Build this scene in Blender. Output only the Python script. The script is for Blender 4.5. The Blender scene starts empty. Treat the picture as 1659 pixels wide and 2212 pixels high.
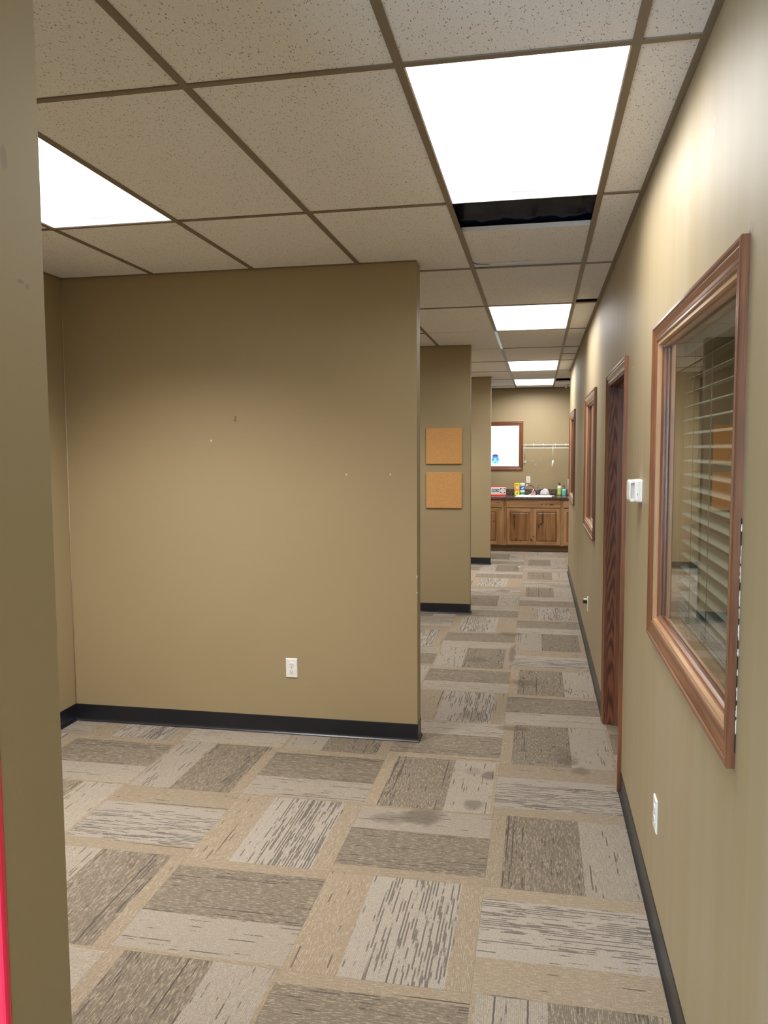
import bpy, bmesh, math, random
from mathutils import Vector, Matrix
random.seed(7)
C = bpy.context.scene.collection
scn = bpy.context.scene
PI = math.pi

# ------------------------------------------------------------------ camera, world, exposure
CAM_Z = 1.6623
F, YAW, PITCH, ROLL = 1713.706, -0.192, -0.0784, -0.0054
cd = bpy.data.cameras.new('camera'); cam = bpy.data.objects.new('camera', cd); C.objects.link(cam)
cd.sensor_fit = 'HORIZONTAL'; cd.sensor_width = 36.0; cd.lens = F / 1659.0 * 36.0
cd.clip_start = 0.05; cd.clip_end = 60
fw = Vector((math.sin(YAW)*math.cos(PITCH), math.cos(YAW)*math.cos(PITCH), math.sin(PITCH)))
rt0 = Vector((math.cos(YAW), -math.sin(YAW), 0)); up0 = rt0.cross(fw)
rt = math.cos(ROLL)*rt0 + math.sin(ROLL)*up0; up = -math.sin(ROLL)*rt0 + math.cos(ROLL)*up0
m = Matrix((( rt.x, up.x, -fw.x, 0), (rt.y, up.y, -fw.y, 0), (rt.z, up.z, -fw.z, CAM_Z), (0, 0, 0, 1)))
cam.matrix_world = m
scn.camera = cam
w = bpy.data.worlds.new('world'); scn.world = w; w.use_nodes = True
w.node_tree.nodes['Background'].inputs[0].default_value = (0.75, 0.85, 1, 1)
w.node_tree.nodes['Background'].inputs[1].default_value = 0.6
scn.view_settings.view_transform = 'Standard'
scn.view_settings.look = 'None'
scn.view_settings.gamma = 1.0
scn.view_settings.use_curve_mapping = False
scn.view_settings.exposure = 0.43
LENS = 2.2            # glow of the ceiling light diffusers
WATTS = {(0, 0): 16, (0, 3): 19, (0, 6): 24, (0, 8): 33, (-3, 0): 41, (-3, 3): 23, (-3, 6): 27, (0, -3): 13, (-3, -2): 12}     # watts of the panel lights
SPREAD = 128

# ------------------------------------------------------------------ dimensions
ZC = 2.682; XA = -0.375; Y0 = 2.1677; SX = 0.6096; SY = 1.2192
XW = 0.408; XL = -2.80; YR = 10.9; YE = 13.60; XK = 1.5; YB = -2.6
PX = -0.66
WT = 0.13

# ------------------------------------------------------------------ mesh helper
class MB:
    def __init__(s): s.v = []; s.f = []; s.uv = []; s.sm = []
    def face(s, pts, uvs=None, smooth=False):
        b = len(s.v); s.v += [tuple(p) for p in pts]; s.f.append(list(range(b, b+len(pts))))
        s.uv.append(uvs or [(0, 0)]*len(pts)); s.sm.append(smooth)
    def box(s, x0, x1, y0, y1, z0, z1, axis='z', off=None):
        o = off if off is not None else random.random()*7
        P = [(x0,y0,z0),(x1,y0,z0),(x1,y1,z0),(x0,y1,z0),(x0,y0,z1),(x1,y0,z1),(x1,y1,z1),(x0,y1,z1)]
        ai = 'xyz'.index(axis)
        base = len(s.v); s.v += P
        for q in [(3,2,1,0),(4,5,6,7),(0,1,5,4),(2,3,7,6),(1,2,6,5),(3,0,4,7)]:
            s.f.append([base+k for k in q]); s.sm.append(False)
            pts = [P[k] for k in q]
            const = [k for k in range(3) if len({round(p[k], 6) for p in pts}) == 1]
            c = const[0] if const else 0
            oth = [k for k in range(3) if k != c]
            if c == ai: ua, va = oth
            else: ua = ai; va = [k for k in oth if k != ai][0]
            s.uv.append([(p[ua]+o, p[va]+o*.37) for p in pts])
    def grid(s, rows, closed_u=False, smooth=True, cap=False, uvf=None):
        n = len(rows[0]); base = len(s.v)
        for r in rows: s.v += [tuple(p) for p in r]
        for i in range(len(rows)-1):
            for j in range(n if closed_u else n-1):
                k = (j+1) % n
                s.f.append([base+i*n+j, base+i*n+k, base+(i+1)*n+k, base+(i+1)*n+j]); s.sm.append(smooth)
                if uvf: s.uv.append([uvf(i,j), uvf(i,j+1), uvf(i+1,j+1), uvf(i+1,j)])
                else: s.uv.append([(j/n, i/len(rows)), ((j+1)/n, i/len(rows)), ((j+1)/n, (i+1)/len(rows)), (j/n, (i+1)/len(rows))])
        if cap:
            s.f.append([base+j for j in range(n)][::-1]); s.sm.append(False); s.uv.append([(0,0)]*n)
            s.f.append([base+(len(rows)-1)*n+j for j in range(n)]); s.sm.append(False); s.uv.append([(0,0)]*n)
    def lathe(s, prof, c, n=24, axis='z', cap=True):
        rows = []
        for r, h in prof:
            row = []
            for k in range(n):
                a = 2*PI*k/n; x = r*math.cos(a); y = r*math.sin(a)
                if axis == 'z': row.append((c[0]+x, c[1]+y, c[2]+h))
                elif axis == 'y': row.append((c[0]+x, c[1]+h, c[2]-y))
                else: row.append((c[0]+h, c[1]+x, c[2]+y))
            rows.append(row)
        s.grid(rows, closed_u=True, cap=cap)
    def tube(s, pts, r, n=8, cap=True):
        pts = [Vector(p) for p in pts]; rows = []
        for i, p in enumerate(pts):
            d = (pts[min(i+1, len(pts)-1)] - pts[max(i-1, 0)]).normalized()
            a = Vector((0, 0, 1)) if abs(d.z) < .9 else Vector((1, 0, 0))
            u = d.cross(a).normalized(); v = d.cross(u)
            rr = r[i] if isinstance(r, (list, tuple)) else r
            rows.append([p + u*rr*math.cos(2*PI*k/n) + v*rr*math.sin(2*PI*k/n) for k in range(n)])
        s.grid(rows, closed_u=True, cap=cap)
    def frame(s, prof, a0, a1, b0, b1, P, sides='brtl', b_floor=None):
        """sweep a moulding profile [(d outward, h off wall)] around rectangle; P(a,b,h)->xyz"""
        def corner(d, k):
            return [(a0-d, b0-d), (a1+d, b0-d), (a1+d, b1+d), (a0-d, b1+d)][k]
        segs = {'b': (0, 1), 'r': (1, 2), 't': (2, 3), 'l': (3, 0)}
        for sd in sides:
            i, j = segs[sd]; o = random.random()*9; acc = 0
            rows = [[], []]; cum = []
            for q, (d, h) in enumerate(prof):
                if q: acc += math.hypot(d-prof[q-1][0], h-prof[q-1][1])
                cum.append(acc)
                for rr, kk in ((0, i), (1, j)):
                    ca, cb = corner(d, kk)
                    if b_floor is not None and kk in (0, 1): cb = b_floor
                    rows[rr].append((ca, cb, h))
            base = len(s.v)
            for rr in (0, 1): s.v += [P(*p) for p in rows[rr]]
            n = len(prof)
            for q in range(n-1):
                s.f.append([base+q, base+q+1, base+n+q+1, base+n+q]); s.sm.append(False)
                L = []
                for rr, qq in ((0,q),(0,q+1),(1,q+1),(1,q)):
                    pa = rows[rr][qq]; L.append(((pa[0] if sd in 'bt' else pa[1])+o, cum[qq]+o*.3))
                s.uv.append(L)
    def build(s, name, mat, parent=None, bev=0, seg=2, smooth=False, origin=None, fix=True):
        o0 = Vector(origin) if origin is not None else (Vector(parent.location) if parent is not None and not parent.get('_sub') else Vector((0,0,0)))
        if parent is not None: o0 = Vector(parent['_org'])
        elif origin is not None: o0 = Vector(origin)
        else: o0 = Vector((0,0,0))
        me = bpy.data.meshes.new(name)
        me.from_pydata([tuple(Vector(v)-o0) for v in s.v], [], s.f)
        ul = me.uv_layers.new(name='UVMap')
        li = 0
        for uvs in s.uv:
            for u in uvs: ul.data[li].uv = u; li += 1
        me.polygons.foreach_set('use_smooth', [bool(x) or smooth for x in s.sm])
        if isinstance(mat, list):
            for q in mat: me.materials.append(q)
        else: me.materials.append(mat)
        if fix:
            bm = bmesh.new(); bm.from_mesh(me)
            bmesh.ops.remove_doubles(bm, verts=bm.verts, dist=1e-5)
            bmesh.ops.recalc_face_normals(bm, faces=bm.faces)
            bm.to_mesh(me); bm.free()
        ob = bpy.data.objects.new(name, me); C.objects.link(ob)
        if parent is not None: ob.parent = parent
        else: ob.location = o0
        ob['_org'] = list(o0)
        if bev:
            md = ob.modifiers.new('bevel', 'BEVEL'); md.width = bev; md.segments = seg; md.limit_method = 'ANGLE'
        return ob

def tag(o, label, cat, group=None):
    o['label'] = label; o['category'] = cat
    if group: o['group'] = group
    return o
def thing(name, label, cat, loc, group=None):
    o = bpy.data.objects.new(name, None); C.objects.link(o); o.location = loc; o['_org'] = list(loc)
    o.empty_display_size = .05
    return tag(o, label, cat, group)
def struct(o): o['kind'] = 'structure'; return o
def copy_tree(o, delta, parent=None):
    c = o.copy(); C.objects.link(c)
    if parent is not None: c.parent = parent
    else: c.location = Vector(o.location)+Vector(delta)
    for ch in [x for x in bpy.data.objects if x.parent == o]: copy_tree(ch, (0,0,0), c)
    return c

# ------------------------------------------------------------------ materials
class NT:
    def __init__(s, name):
        s.m = bpy.data.materials.new(name); s.m.use_nodes = True; s.t = s.m.node_tree
        s.b = s.t.nodes['Principled BSDF']; s.out = s.t.nodes['Material Output']
    def n(s, typ, **kw):
        q = s.t.nodes.new(typ)
        for k, v in kw.items(): setattr(q, k, v)
        return q
    def l(s, a, b): s.t.links.new(a, b)
    def math(s, op, a, b=None, c=None, clamp=False):
        q = s.n('ShaderNodeMath', operation=op); q.use_clamp = clamp
        for i, x in enumerate((a, b, c)):
            if x is None: continue
            if isinstance(x, (int, float)): q.inputs[i].default_value = x
            else: s.l(x, q.inputs[i])
        return q.outputs[0]
    def mix(s, f, a, b, blend='MIX'):
        q = s.n('ShaderNodeMix', data_type='RGBA', blend_type=blend)
        for i, x in ((0, f), (6, a), (7, b)):
            if isinstance(x, (int, float)): q.inputs[i].default_value = x
            elif isinstance(x, tuple): q.inputs[i].default_value = (*x[:3], 1)
            else: s.l(x, q.inputs[i])
        return q.outputs[2]
    def noise(s, vec, scale=5, detail=2, rough=.5, dist=0):
        q = s.n('ShaderNodeTexNoise'); q.inputs['Scale'].default_value = scale; q.inputs['Detail'].default_value = detail
        q.inputs['Roughness'].default_value = rough; q.inputs['Distortion'].default_value = dist
        if vec is not None: s.l(vec, q.inputs['Vector'])
        return q.outputs['Fac']
    def mapv(s, vec, sc=(1,1,1), loc=(0,0,0), rot=(0,0,0)):
        q = s.n('ShaderNodeMapping'); q.inputs['Scale'].default_value = sc; q.inputs['Location'].default_value = loc; q.inputs['Rotation'].default_value = rot
        s.l(vec, q.inputs['Vector']); return q.outputs[0]
    def ramp(s, f, stops, interp='LINEAR'):
        q = s.n('ShaderNodeValToRGB'); q.color_ramp.interpolation = interp
        el = q.color_ramp.elements
        while len(el) < len(stops): el.new(.5)
        for e, (p, c) in zip(el, stops):
            e.position = p; e.color = (*c, 1) if isinstance(c, tuple) else (c, c, c, 1)
        s.l(f, q.inputs[0]); return q.outputs[0]
    def pos(s): return s.n('ShaderNodeNewGeometry').outputs['Position']
    def uv(s): return s.n('ShaderNodeTexCoord').outputs['UV']
    def bump(s, h, strength=.2, dist=.002):
        q = s.n('ShaderNodeBump'); q.inputs['Strength'].default_value = strength; q.inputs['Distance'].default_value = dist
        s.l(h, q.inputs['Height']); s.l(q.outputs[0], s.b.inputs['Normal'])
    def blobs(s, items, wob=.3, wscale=14):
        """mask from ellipsoids [(x,y,z,rx,ry,rz,strength)] in world space"""
        p = s.pos(); acc = None
        nz = s.noise(p, wscale, 3)
        for (x, y, z, rx, ry, rz, k) in items:
            v = s.mapv(p, (1/rx, 1/ry, 1/rz), (-x/rx, -y/ry, -z/rz))
            L = s.n('ShaderNodeVectorMath', operation='LENGTH'); s.l(v, L.inputs[0])
            d = s.math('ADD', L.outputs['Value'], s.math('MULTIPLY', s.math('SUBTRACT', nz, .5), wob*4))
            mk = s.n('ShaderNodeMapRange'); mk.interpolation_type = 'SMOOTHSTEP'
            s.l(d, mk.inputs[0]); mk.inputs[1].default_value = 1.15; mk.inputs[2].default_value = .55; mk.inputs[3].default_value = 0; mk.inputs[4].default_value = k
            acc = mk.outputs[0] if acc is None else s.math('MAXIMUM', acc, mk.outputs[0])
        return acc
    def set(s, **kw):
        for k, v in kw.items():
            s.b.inputs[k.replace('_', ' ')].default_value = (*v, 1) if isinstance(v, tuple) else v
        return s

def simple(name, col, rough=.5, metal=0, coat=0, var=.06, vs=30, emis=None, es=0):
    q = NT(name); q.set(Roughness=rough, Metallic=metal)
    q.b.inputs['Coat Weight'].default_value = coat
    nz = q.noise(q.pos(), vs, 3)
    a = tuple(c*(1-var) for c in col); b = tuple(min(1, c*(1+var)) for c in col)
    q.l(q.mix(nz, a, b), q.b.inputs['Base Color'])
    if emis: q.b.inputs['Emission Color'].default_value = (*emis, 1); q.b.inputs['Emission Strength'].default_value = es
    return q.m

WALL = (.350, .275, .155)
def wall_mat(name, blobs=None, bcol=(.75, .72, .66), streak=False, col=WALL):
    q = NT(name); q.set(Roughness=.55); p = q.pos()
    n1 = q.noise(p, 1.6, 3); n2 = q.noise(p, 700, 2)
    c = q.mix(n1, tuple(x*.95 for x in col), tuple(x*1.05 for x in col))
    if streak:
        n3 = q.noise(q.mapv(p, (9, 9, .35)), 1, 3)
        c = q.mix(q.ramp(n3, [(.35, 0.0), (.7, 1.0)]), c, q.mix(.10, c, (.62, .6, .55)))
    if blobs: c = q.mix(q.blobs(blobs), c, bcol)
    q.l(c, q.b.inputs['Base Color'])
    q.l(q.math('ADD', q.math('MULTIPLY', n1, .12), .48), q.b.inputs['Roughness'])
    q.bump(q.math('ADD', q.math('MULTIPLY', n2, .6), q.math('MULTIPLY', q.noise(p, 160, 2), .6)), .12, .001)
    return q.m
M = {}
M['wall'] = wall_mat('khaki_wall_paint')
M['wall_right'] = wall_mat('khaki_wall_paint_scuffed', blobs=[(XW, 2.10, 2.42, .01, .012, .012, .6), (XW, 2.09, 2.45, .01, .008, .008, .3), (XW, 3.72, 2.02, .01, .02, .005, .25)], streak=True)
M['wall_near'] = wall_mat('khaki_wall_paint_smudged', blobs=[(PX, .898, 2.045, .05, .010, .014, .45), (PX, .915, 2.03, .05, .006, .014, .3), (PX, .938, 1.882, .05, .009, .0035, .5), (PX, .952, 1.878, .05, .004, .005, .45), (PX, .884, 1.885, .05, .005, .014, .4)], bcol=(.12, .11, .09))
M['wall_a'] = wall_mat('khaki_wall_paint_chipped', blobs=[(PX, 4.365, .95, .006, .02, .012, .8), (PX, 4.365, .86, .006, .02, .006, .7), (-1.87, 4.36, 1.719, .005, .02, .006, .9), (-1.063, 4.36, 1.523, .005, .02, .005, .7), (-.81, 4.36, 1.524, .005, .02, .005, .8), (-1.32, 4.36, .30, .004, .02, .004, .4)])
M['caulk'] = simple('pale_caulk_bead', (.55, .45, .30), .5)

def wood(name, dark, light, rough=.35, gscale=1.0, cath=0.0, knots=None, coat=.3, band=None):
    q = NT(name); q.set(Roughness=rough); q.b.inputs['Coat Weight'].default_value = coat; q.b.inputs['Coat Roughness'].default_value = .22
    u = q.uv()
    fine = q.noise(q.mapv(u, (7*gscale, 420*gscale, 1)), 1, 3, .6)
    mid = q.noise(q.mapv(u, (2.2*gscale, 46*gscale, 1)), 1, 3, .55, .4)
    f = q.math('ADD', q.math('MULTIPLY', fine, .45), q.math('MULTIPLY', mid, .55))
    if cath:
        sp = q.n('ShaderNodeSeparateXYZ'); q.l(q.pos(), sp.inputs[0])
        dx = q.math('SUBTRACT', sp.outputs[0], .438); par = q.math('MULTIPLY', q.math('MULTIPLY', dx, dx), 1700.0)
        wb = q.math('MULTIPLY', q.noise(q.mapv(q.pos(), (30, 30, 2.2)), 1, 3, .55), 3.2)
        ph = q.math('ADD', q.math('ADD', q.math('MULTIPLY', sp.outputs[2], 7.0), par), wb)
        wvo = q.math('MULTIPLY_ADD', q.math('SINE', q.math('MULTIPLY', ph, 6.283)), .5, .5)
        f = q.math('ADD', q.math('MULTIPLY', f, 1-cath), q.math('MULTIPLY', wvo, cath))
    c = q.ramp(f, [(.33, dark), (.5, tuple((a+b)/2 for a, b in zip(dark, light))), (.66, light)])
    if band:   # broad sapwood / heartwood bands
        bn = q.noise(q.mapv(u, (1.1, 9, 1)), 1, 2, .5, .5)
        c = q.mix(q.ramp(bn, [(.45, 0.0), (.62, 1.0)]), c, q.mix(.65, c, band))
    if knots: c = q.mix(q.blobs(knots, .22, 40), c, (.035, .012, .006))
    q.l(c, q.b.inputs['Base Color']); q.bump(fine, .12, .0006)
    return q.m
M['oak'] = wood('reddish_oak', (.085, .030, .013), (.285, .112, .050), coat=.5, rough=.33)
M['oak_jamb'] = wood('reddish_oak_cathedral', (.065, .019, .007), (.205, .068, .024), cath=.42, coat=.05, rough=.5)
M['oak_lining_lit'] = wood('lit_oak_lining', (.38, .20, .088), (.62, .38, .19), coat=.3)  # lighter oak copy; lamp light on the lining put into its colour
HKN = [(-.375,12.95,.56,.012,.2,.06,1), (-.372,12.95,.46,.010,.2,.10,.95), (-.34,12.95,.20,.02,.2,.03,.5), (-.27,12.95,.17,.01,.2,.03,.4),
       (.02,12.95,.42,.012,.2,.045,.95), (.055,12.95,.45,.02,.2,.03,.8), (.08,12.95,.55,.014,.2,.13,.85), (-.10,12.95,.20,.02,.2,.025,.8), (.13,12.95,.28,.006,.2,.15,.5),
       (-.46,12.95,.735,.010,.2,.007,1), (.065,12.95,.765,.012,.2,.007,1), (.13,12.95,.765,.013,.2,.006,.9), (.22,12.95,.765,.045,.2,.016,.75),
       (-.63,12.95,.795,.06,.2,.006,.8), (-.70,12.95,.49,.015,.2,.015,.8), (-.06,12.95,.25,.015,.2,.012,.8), (-.09,12.95,.18,.012,.2,.02,.7)]
M['hickory_shaded'] = None
M['hickory'] = wood('knotty_hickory', (.36, .18, .07), (.60, .37, .18), rough=.4, gscale=.8, knots=HKN, coat=.25, band=(.26, .105, .03))

M['hickory_shaded'] = wood('knotty_hickory_shaded', (.23, .095, .028), (.46, .235, .09), rough=.4, gscale=.8, knots=HKN, coat=.25, band=(.17, .06, .018))  # darker hickory copy; shading of the door panels put into its colour

# ceiling tile
q = NT('mineral_fibre_ceiling_tile'); q.set(Roughness=.9); p = q.pos()
d1 = q.n('ShaderNodeVectorMath', operation='ADD'); q.l(p, d1.inputs[0])
ns = q.n('ShaderNodeTexNoise'); ns.inputs['Scale'].default_value = 90; ns.inputs['Detail'].default_value = 2; q.l(p, ns.inputs['Vector'])
sc_ = q.n('ShaderNodeVectorMath', operation='SCALE'); q.l(ns.outputs['Color'], sc_.inputs[0]); sc_.inputs['Scale'].default_value = .011; q.l(sc_.outputs[0], d1.inputs[1])
vo = q.n('ShaderNodeTexVoronoi'); vo.inputs['Scale'].default_value = 1; q.l(q.mapv(d1.outputs[0], (200, 82, 1), rot=(0, 0, .3)), vo.inputs['Vector'])
sep = q.n('ShaderNodeSeparateColor'); q.l(vo.outputs['Color'], sep.inputs[0])
thr = q.math('MULTIPLY', q.math('SUBTRACT', sep.outputs[0], .30, clamp=True), .46)
worm = q.math('SUBTRACT', 1.0, q.ramp(q.math('SUBTRACT', vo.outputs['Distance'], thr), [(.0, 0.0), (.05, 1.0)]))
pin = q.ramp(q.noise(p, 260, 1), [(.30, 1.0), (.36, 0.0)])
mk = q.math('MAXIMUM', worm, q.math('MULTIPLY', pin, .5))
base = q.mix(q.noise(p, 2.0, 2), (.85, .855, .86), (.91, .915, .92))
base = q.mix(q.math('MULTIPLY', q.noise(p, 420, 2), .25), base, (.5, .45, .4))
q.l(q.mix(mk, base, (.36, .325, .29)), q.b.inputs['Base Color'])
q.bump(q.math('SUBTRACT', q.math('MULTIPLY', q.noise(p, 350, 2), .35), mk), .6, .002)
M['tile'] = q.m

M['tee'] = simple('bronze_ceiling_grid', (.20, .155, .108), .45, var=.08, vs=60)
M['tee_blue_lit'] = simple('blue_lit_ceiling_grid', (.50, .74, .92), .25, var=.03)  # bluish light on this one tee put into its colour
M['tee_white'] = simple('white_ceiling_grid', (.75, .72, .68), .4)
M['plenum'] = simple('dark_plenum', (.012, .010, .009), .9)
M['duct'] = simple('black_glossy_duct_wrap', (.003, .005, .018), .24, coat=.1)
M['baseblack'] = simple('black_vinyl_cove_base', (.011, .012, .017), .34, var=.2, vs=8)
M['fixture'] = simple('white_fixture_enamel', (.80, .79, .77), .35)

def emission(name, col, st, spots=False):
    q = NT(name)
    e = q.n('ShaderNodeEmission'); e.inputs[0].default_value = (*col, 1); e.inputs[1].default_value = st
    if spots:
        p = q.pos()
        k = q.noise(p, 26, 2, .5, .6)
        c = q.ramp(k, [(.30, (.30, .52, .52)), (.36, (.62, .82, .83)), (.41, (.93, 1, 1))])
        q.l(c, e.inputs[0])
    q.l(e.outputs[0], q.out.inputs[0]); return q.m
M['diffuser'] = emission('lit_white_diffuser', (1.0, .98, .955), LENS)
M['office_fill'] = emission('office_fill', (1.0, .965, .915), 1.6)
M['rear_fill'] = emission('rear_fill_pane', (.62, .80, 1.0), 17)
M['lens_shade'] = emission('dim_lens_shade', (.90, .92, .90), .64)  # grey arcs: shaded rim of the dome put into the lens colour
M['glassblock'] = emission('daylit_glass_block', (1, 1, 1), 1.25, spots=True)

def glass(name, rough=0.0, tint=(.93, .96, .94)):
    q = NT(name)
    fr = q.n('ShaderNodeFresnel'); fr.inputs[0].default_value = 1.5
    g = q.n('ShaderNodeBsdfGlossy'); g.inputs['Roughness'].default_value = rough
    t = q.n('ShaderNodeBsdfTransparent'); t.inputs[0].default_value = (*tint, 1)
    mx = q.n('ShaderNodeMixShader'); ge = q.n('ShaderNodeNewGeometry'); R2 = q.math('DIVIDE', q.math('MULTIPLY', fr.outputs[0], 2.0), q.math('ADD', fr.outputs[0], 1.0)); q.l(q.math('MULTIPLY', R2, q.math('SUBTRACT', 1.0, ge.outputs['Backfacing'])), mx.inputs[0]); q.l(t.outputs[0], mx.inputs[1]); q.l(g.outputs[0], mx.inputs[2])
    q.l(mx.outputs[0], q.out.inputs[0]); return q.m
M['glass'] = glass('clear_window_glass')

# carpet
def carpet():
    q = NT('quarter_turned_carpet_tiles'); q.set(Roughness=.95)
    q.b.inputs['Specular IOR Level'].default_value = .12
    u = q.uv(); p = q.pos()
    at = q.n('ShaderNodeAttribute', attribute_name='tileinfo'); sp = q.n('ShaderNodeSeparateXYZ'); q.l(at.outputs['Vector'], sp.inputs[0])
    typ, seed, tone = sp.outputs[0], sp.outputs[1], sp.outputs[2]
    su = q.n('ShaderNodeSeparateXYZ'); q.l(u, su.inputs[0]); U, V = su.outputs[0], su.outputs[1]
    cb = q.n('ShaderNodeCombineXYZ'); q.l(U, cb.inputs[0]); q.l(V, cb.inputs[1]); q.l(q.math('MULTIPLY', seed, 37.0), cb.inputs[2]); uvs = cb.outputs[0]
    wob = q.math('MULTIPLY', q.math('SUBTRACT', q.noise(q.mapv(uvs, (2, 30, 1)), 1, 2), .5), .012)
    Uw = q.math('ADD', U, q.math('MULTIPLY', wob, .5))
    tan = (.305, .240, .168); brown = (.185, .150, .112); beige = (.335, .290, .238); beige2 = (.365, .322, .275)
    P_ = q.ramp(Uw, [(0, tan), (.10, brown), (.62, beige), (.97, tan)], 'CONSTANT')
    Q_ = q.ramp(Uw, [(0, tan), (.13, beige2), (.70, tan)], 'CONSTANT')
    cB = q.mix(typ, P_, Q_)
    NR = 104.0
    rowf = q.math('MULTIPLY', Uw, NR); row = q.math('FLOOR', rowf); fr = q.math('FRACT', rowf)
    def rv(a, b, sd):
        cc = q.n('ShaderNodeCombineXYZ'); q.l(q.math('MULTIPLY', row, a), cc.inputs[0]); q.l(q.math('MULTIPLY', V, b), cc.inputs[1]); q.l(q.math('MULTIPLY_ADD', seed, 37.0, sd), cc.inputs[2]); return cc.outputs[0]
    dP = q.ramp(Uw, [(0, .05), (.10, .62), (.24, .30), (.58, .55), (.62, .42), (.97, .05)], 'CONSTANT')
    dQ = q.ramp(Uw, [(0, .05), (.13, .95), (.42, .80), (.58, .45), (.70, .28)], 'CONSTANT')
    dens = q.mix(typ, dP, dQ)
    s1 = q.math('ADD', q.noise(rv(3.17, 3.4, 0), 1, 2, .55), q.math('MULTIPLY', q.math('SUBTRACT', q.math('MODULO', row, 2.0), .5), .10)); s2 = q.noise(q.mapv(uvs, (60, 45, 1)), 1, 2)
    s_ = q.math('ADD', s1, q.math('MULTIPLY', q.math('SUBTRACT', s2, .5), .12))
    lim = q.math('SUBTRACT', .75, q.math('MULTIPLY', dens, .245))
    line = q.math('MULTIPLY', q.math('SUBTRACT', s_, lim), 22.0, clamp=True)
    s3 = q.noise(rv(5.3, .30, 9), 1, 1)
    l3 = q.math('MULTIPLY', q.math('SUBTRACT', s3, q.math('SUBTRACT', .73, q.math('MULTIPLY', dens, .07))), 40.0, clamp=True)
    line = q.math('MAXIMUM', q.math('MULTIPLY', line, .72), q.math('MULTIPLY', l3, .85))
    edge = q.math('ABSOLUTE', q.math('SUBTRACT', fr, .5))
    prof = q.ramp(edge, [(.34, 1.0), (.50, .45)])
    line = q.math('MULTIPLY', line, prof)
    # pile texture: loops along the rows
    loop = q.noise(q.mapv(uvs, (210, 120, 1)), 1, 3, .65); fl_ = q.noise(q.mapv(uvs, (105, 20, 1), (4, 4, 4)), 1, 4, .68)
    groove = q.ramp(edge, [(.22, 0.0), (.50, 1.0)])
    k = q.math('SUBTRACT', loop, q.math('MULTIPLY', groove, .25))
    c = q.mix(q.math('MULTIPLY', groove, .38), cB, q.mix(.6, cB, (.10, .08, .06)))  # shade in the row grooves mixed into the pile colour
    c = q.mix(q.ramp(loop, [(.36, .75), (.56, 0.0)]), c, q.mix(.6, c, (.12, .10, .08)))
    c = q.mix(q.math('MULTIPLY', q.ramp(fl_, [(.50, 0.0), (.62, .8)]), q.math('SUBTRACT', 1.0, q.math('MULTIPLY', groove, .7))), c, (.37, .315, .24))
    c = q.mix(q.ramp(loop, [(.62, 0.0), (.74, .6)]), c, (.66, .59, .46))
    c = q.mix(line, c, (.066, .057, .050))
    seam = q.math('MINIMUM', q.math('MINIMUM', U, q.math('SUBTRACT', 1.0, U)), q.math('MINIMUM', V, q.math('SUBTRACT', 1.0, V)))
    c = q.mix(q.math('MULTIPLY', q.math('SUBTRACT', 1.0, q.math('MULTIPLY', seam, 260.0), clamp=True), .38), c, (.14, .11, .085))
    hs = q.n('ShaderNodeHueSaturation'); q.l(c, hs.inputs['Color']); q.l(q.math('ADD', .92, q.math('MULTIPLY', tone, .16)), hs.inputs['Value']); c = hs.outputs[0]
    st = q.blobs([(-.50,3.45,0,.11,.085,.5,.8),(-.64,3.41,0,.09,.06,.5,.55),(-.235,3.96,0,.035,.06,.5,.8),(-.285,3.61,0,.055,.06,.5,.7),(-.13,4.68,0,.11,.05,.5,.6),
                  (.17,4.22,0,.07,.06,.5,.6),(.23,4.10,0,.05,.06,.5,.55),(-.32,4.0,0,.05,.05,.5,.35),(-.39,4.86,0,.10,.09,.5,.45),(-.09,5.63,0,.12,.09,.5,.6),(-.19,6.42,0,.03,.30,.5,.65),
                  (-.46,6.2,0,.09,.1,.5,.5),(-.24,7.13,0,.12,.07,.5,.65),(-.36,12.32,0,.07,.05,.5,.9),(-.66,12.15,0,.05,.05,.5,.9),(-.39,9.33,0,.09,.1,.5,.5),(.15,4.30,0,.06,.12,.5,.35),
                  (.11,3.30,0,.06,.12,.5,.18),(.10,4.42,0,.012,.015,.5,.7)], .3, 16)
    c = q.mix(q.math('MULTIPLY', st, .75), c, (.085, .065, .048))
    q.l(c, q.b.inputs['Base Color'])
    hgt = q.math('SUBTRACT', k, q.math('MULTIPLY', line, .4))
    q.bump(hgt, .55, .004)
    return q.m
M['carpet'] = carpet()

# ------------------------------------------------------------------ floor
TYPES = {(0,-1):'Pf',(0,0):'Qf',(0,1):'P',(0,2):'Q',(0,3):'P',(0,4):'Pf',(0,5):'P',(0,6):'Q',(0,7):'Pf',(0,8):'Pf',(0,9):'Qf',(0,10):'P',(0,11):'P',(0,12):'Q',(0,13):'P',
         (-1,-1):'Pf',(-1,0):'Qf',(-1,1):'P',(-1,2):'P',(-1,3):'P',(-1,4):'Qf',(-1,5):'Pf',(-1,6):'Pf',(-1,7):'Pf',(-1,8):'Q',(-1,9):'P',(-1,10):'P',(-1,11):'Q',(-1,12):'Q',(-1,13):'P',
         (-2,-1):'P',(-2,0):'Pf',(-2,1):'Qf',(-2,2):'Pf',(-2,3):'Pf',(-3,-1):'P',(-3,0):'Pf',(-3,1):'Q',(-3,2):'Pf',(-3,3):'Pf',
         (-4,1):'P',(-4,2):'Pf',(-4,3):'Qf',(-4,0):'Qf'}
CT = .607; CX = -.187; CY = 2.315
mb = MB(); info = []
rr = random.Random(3)
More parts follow.
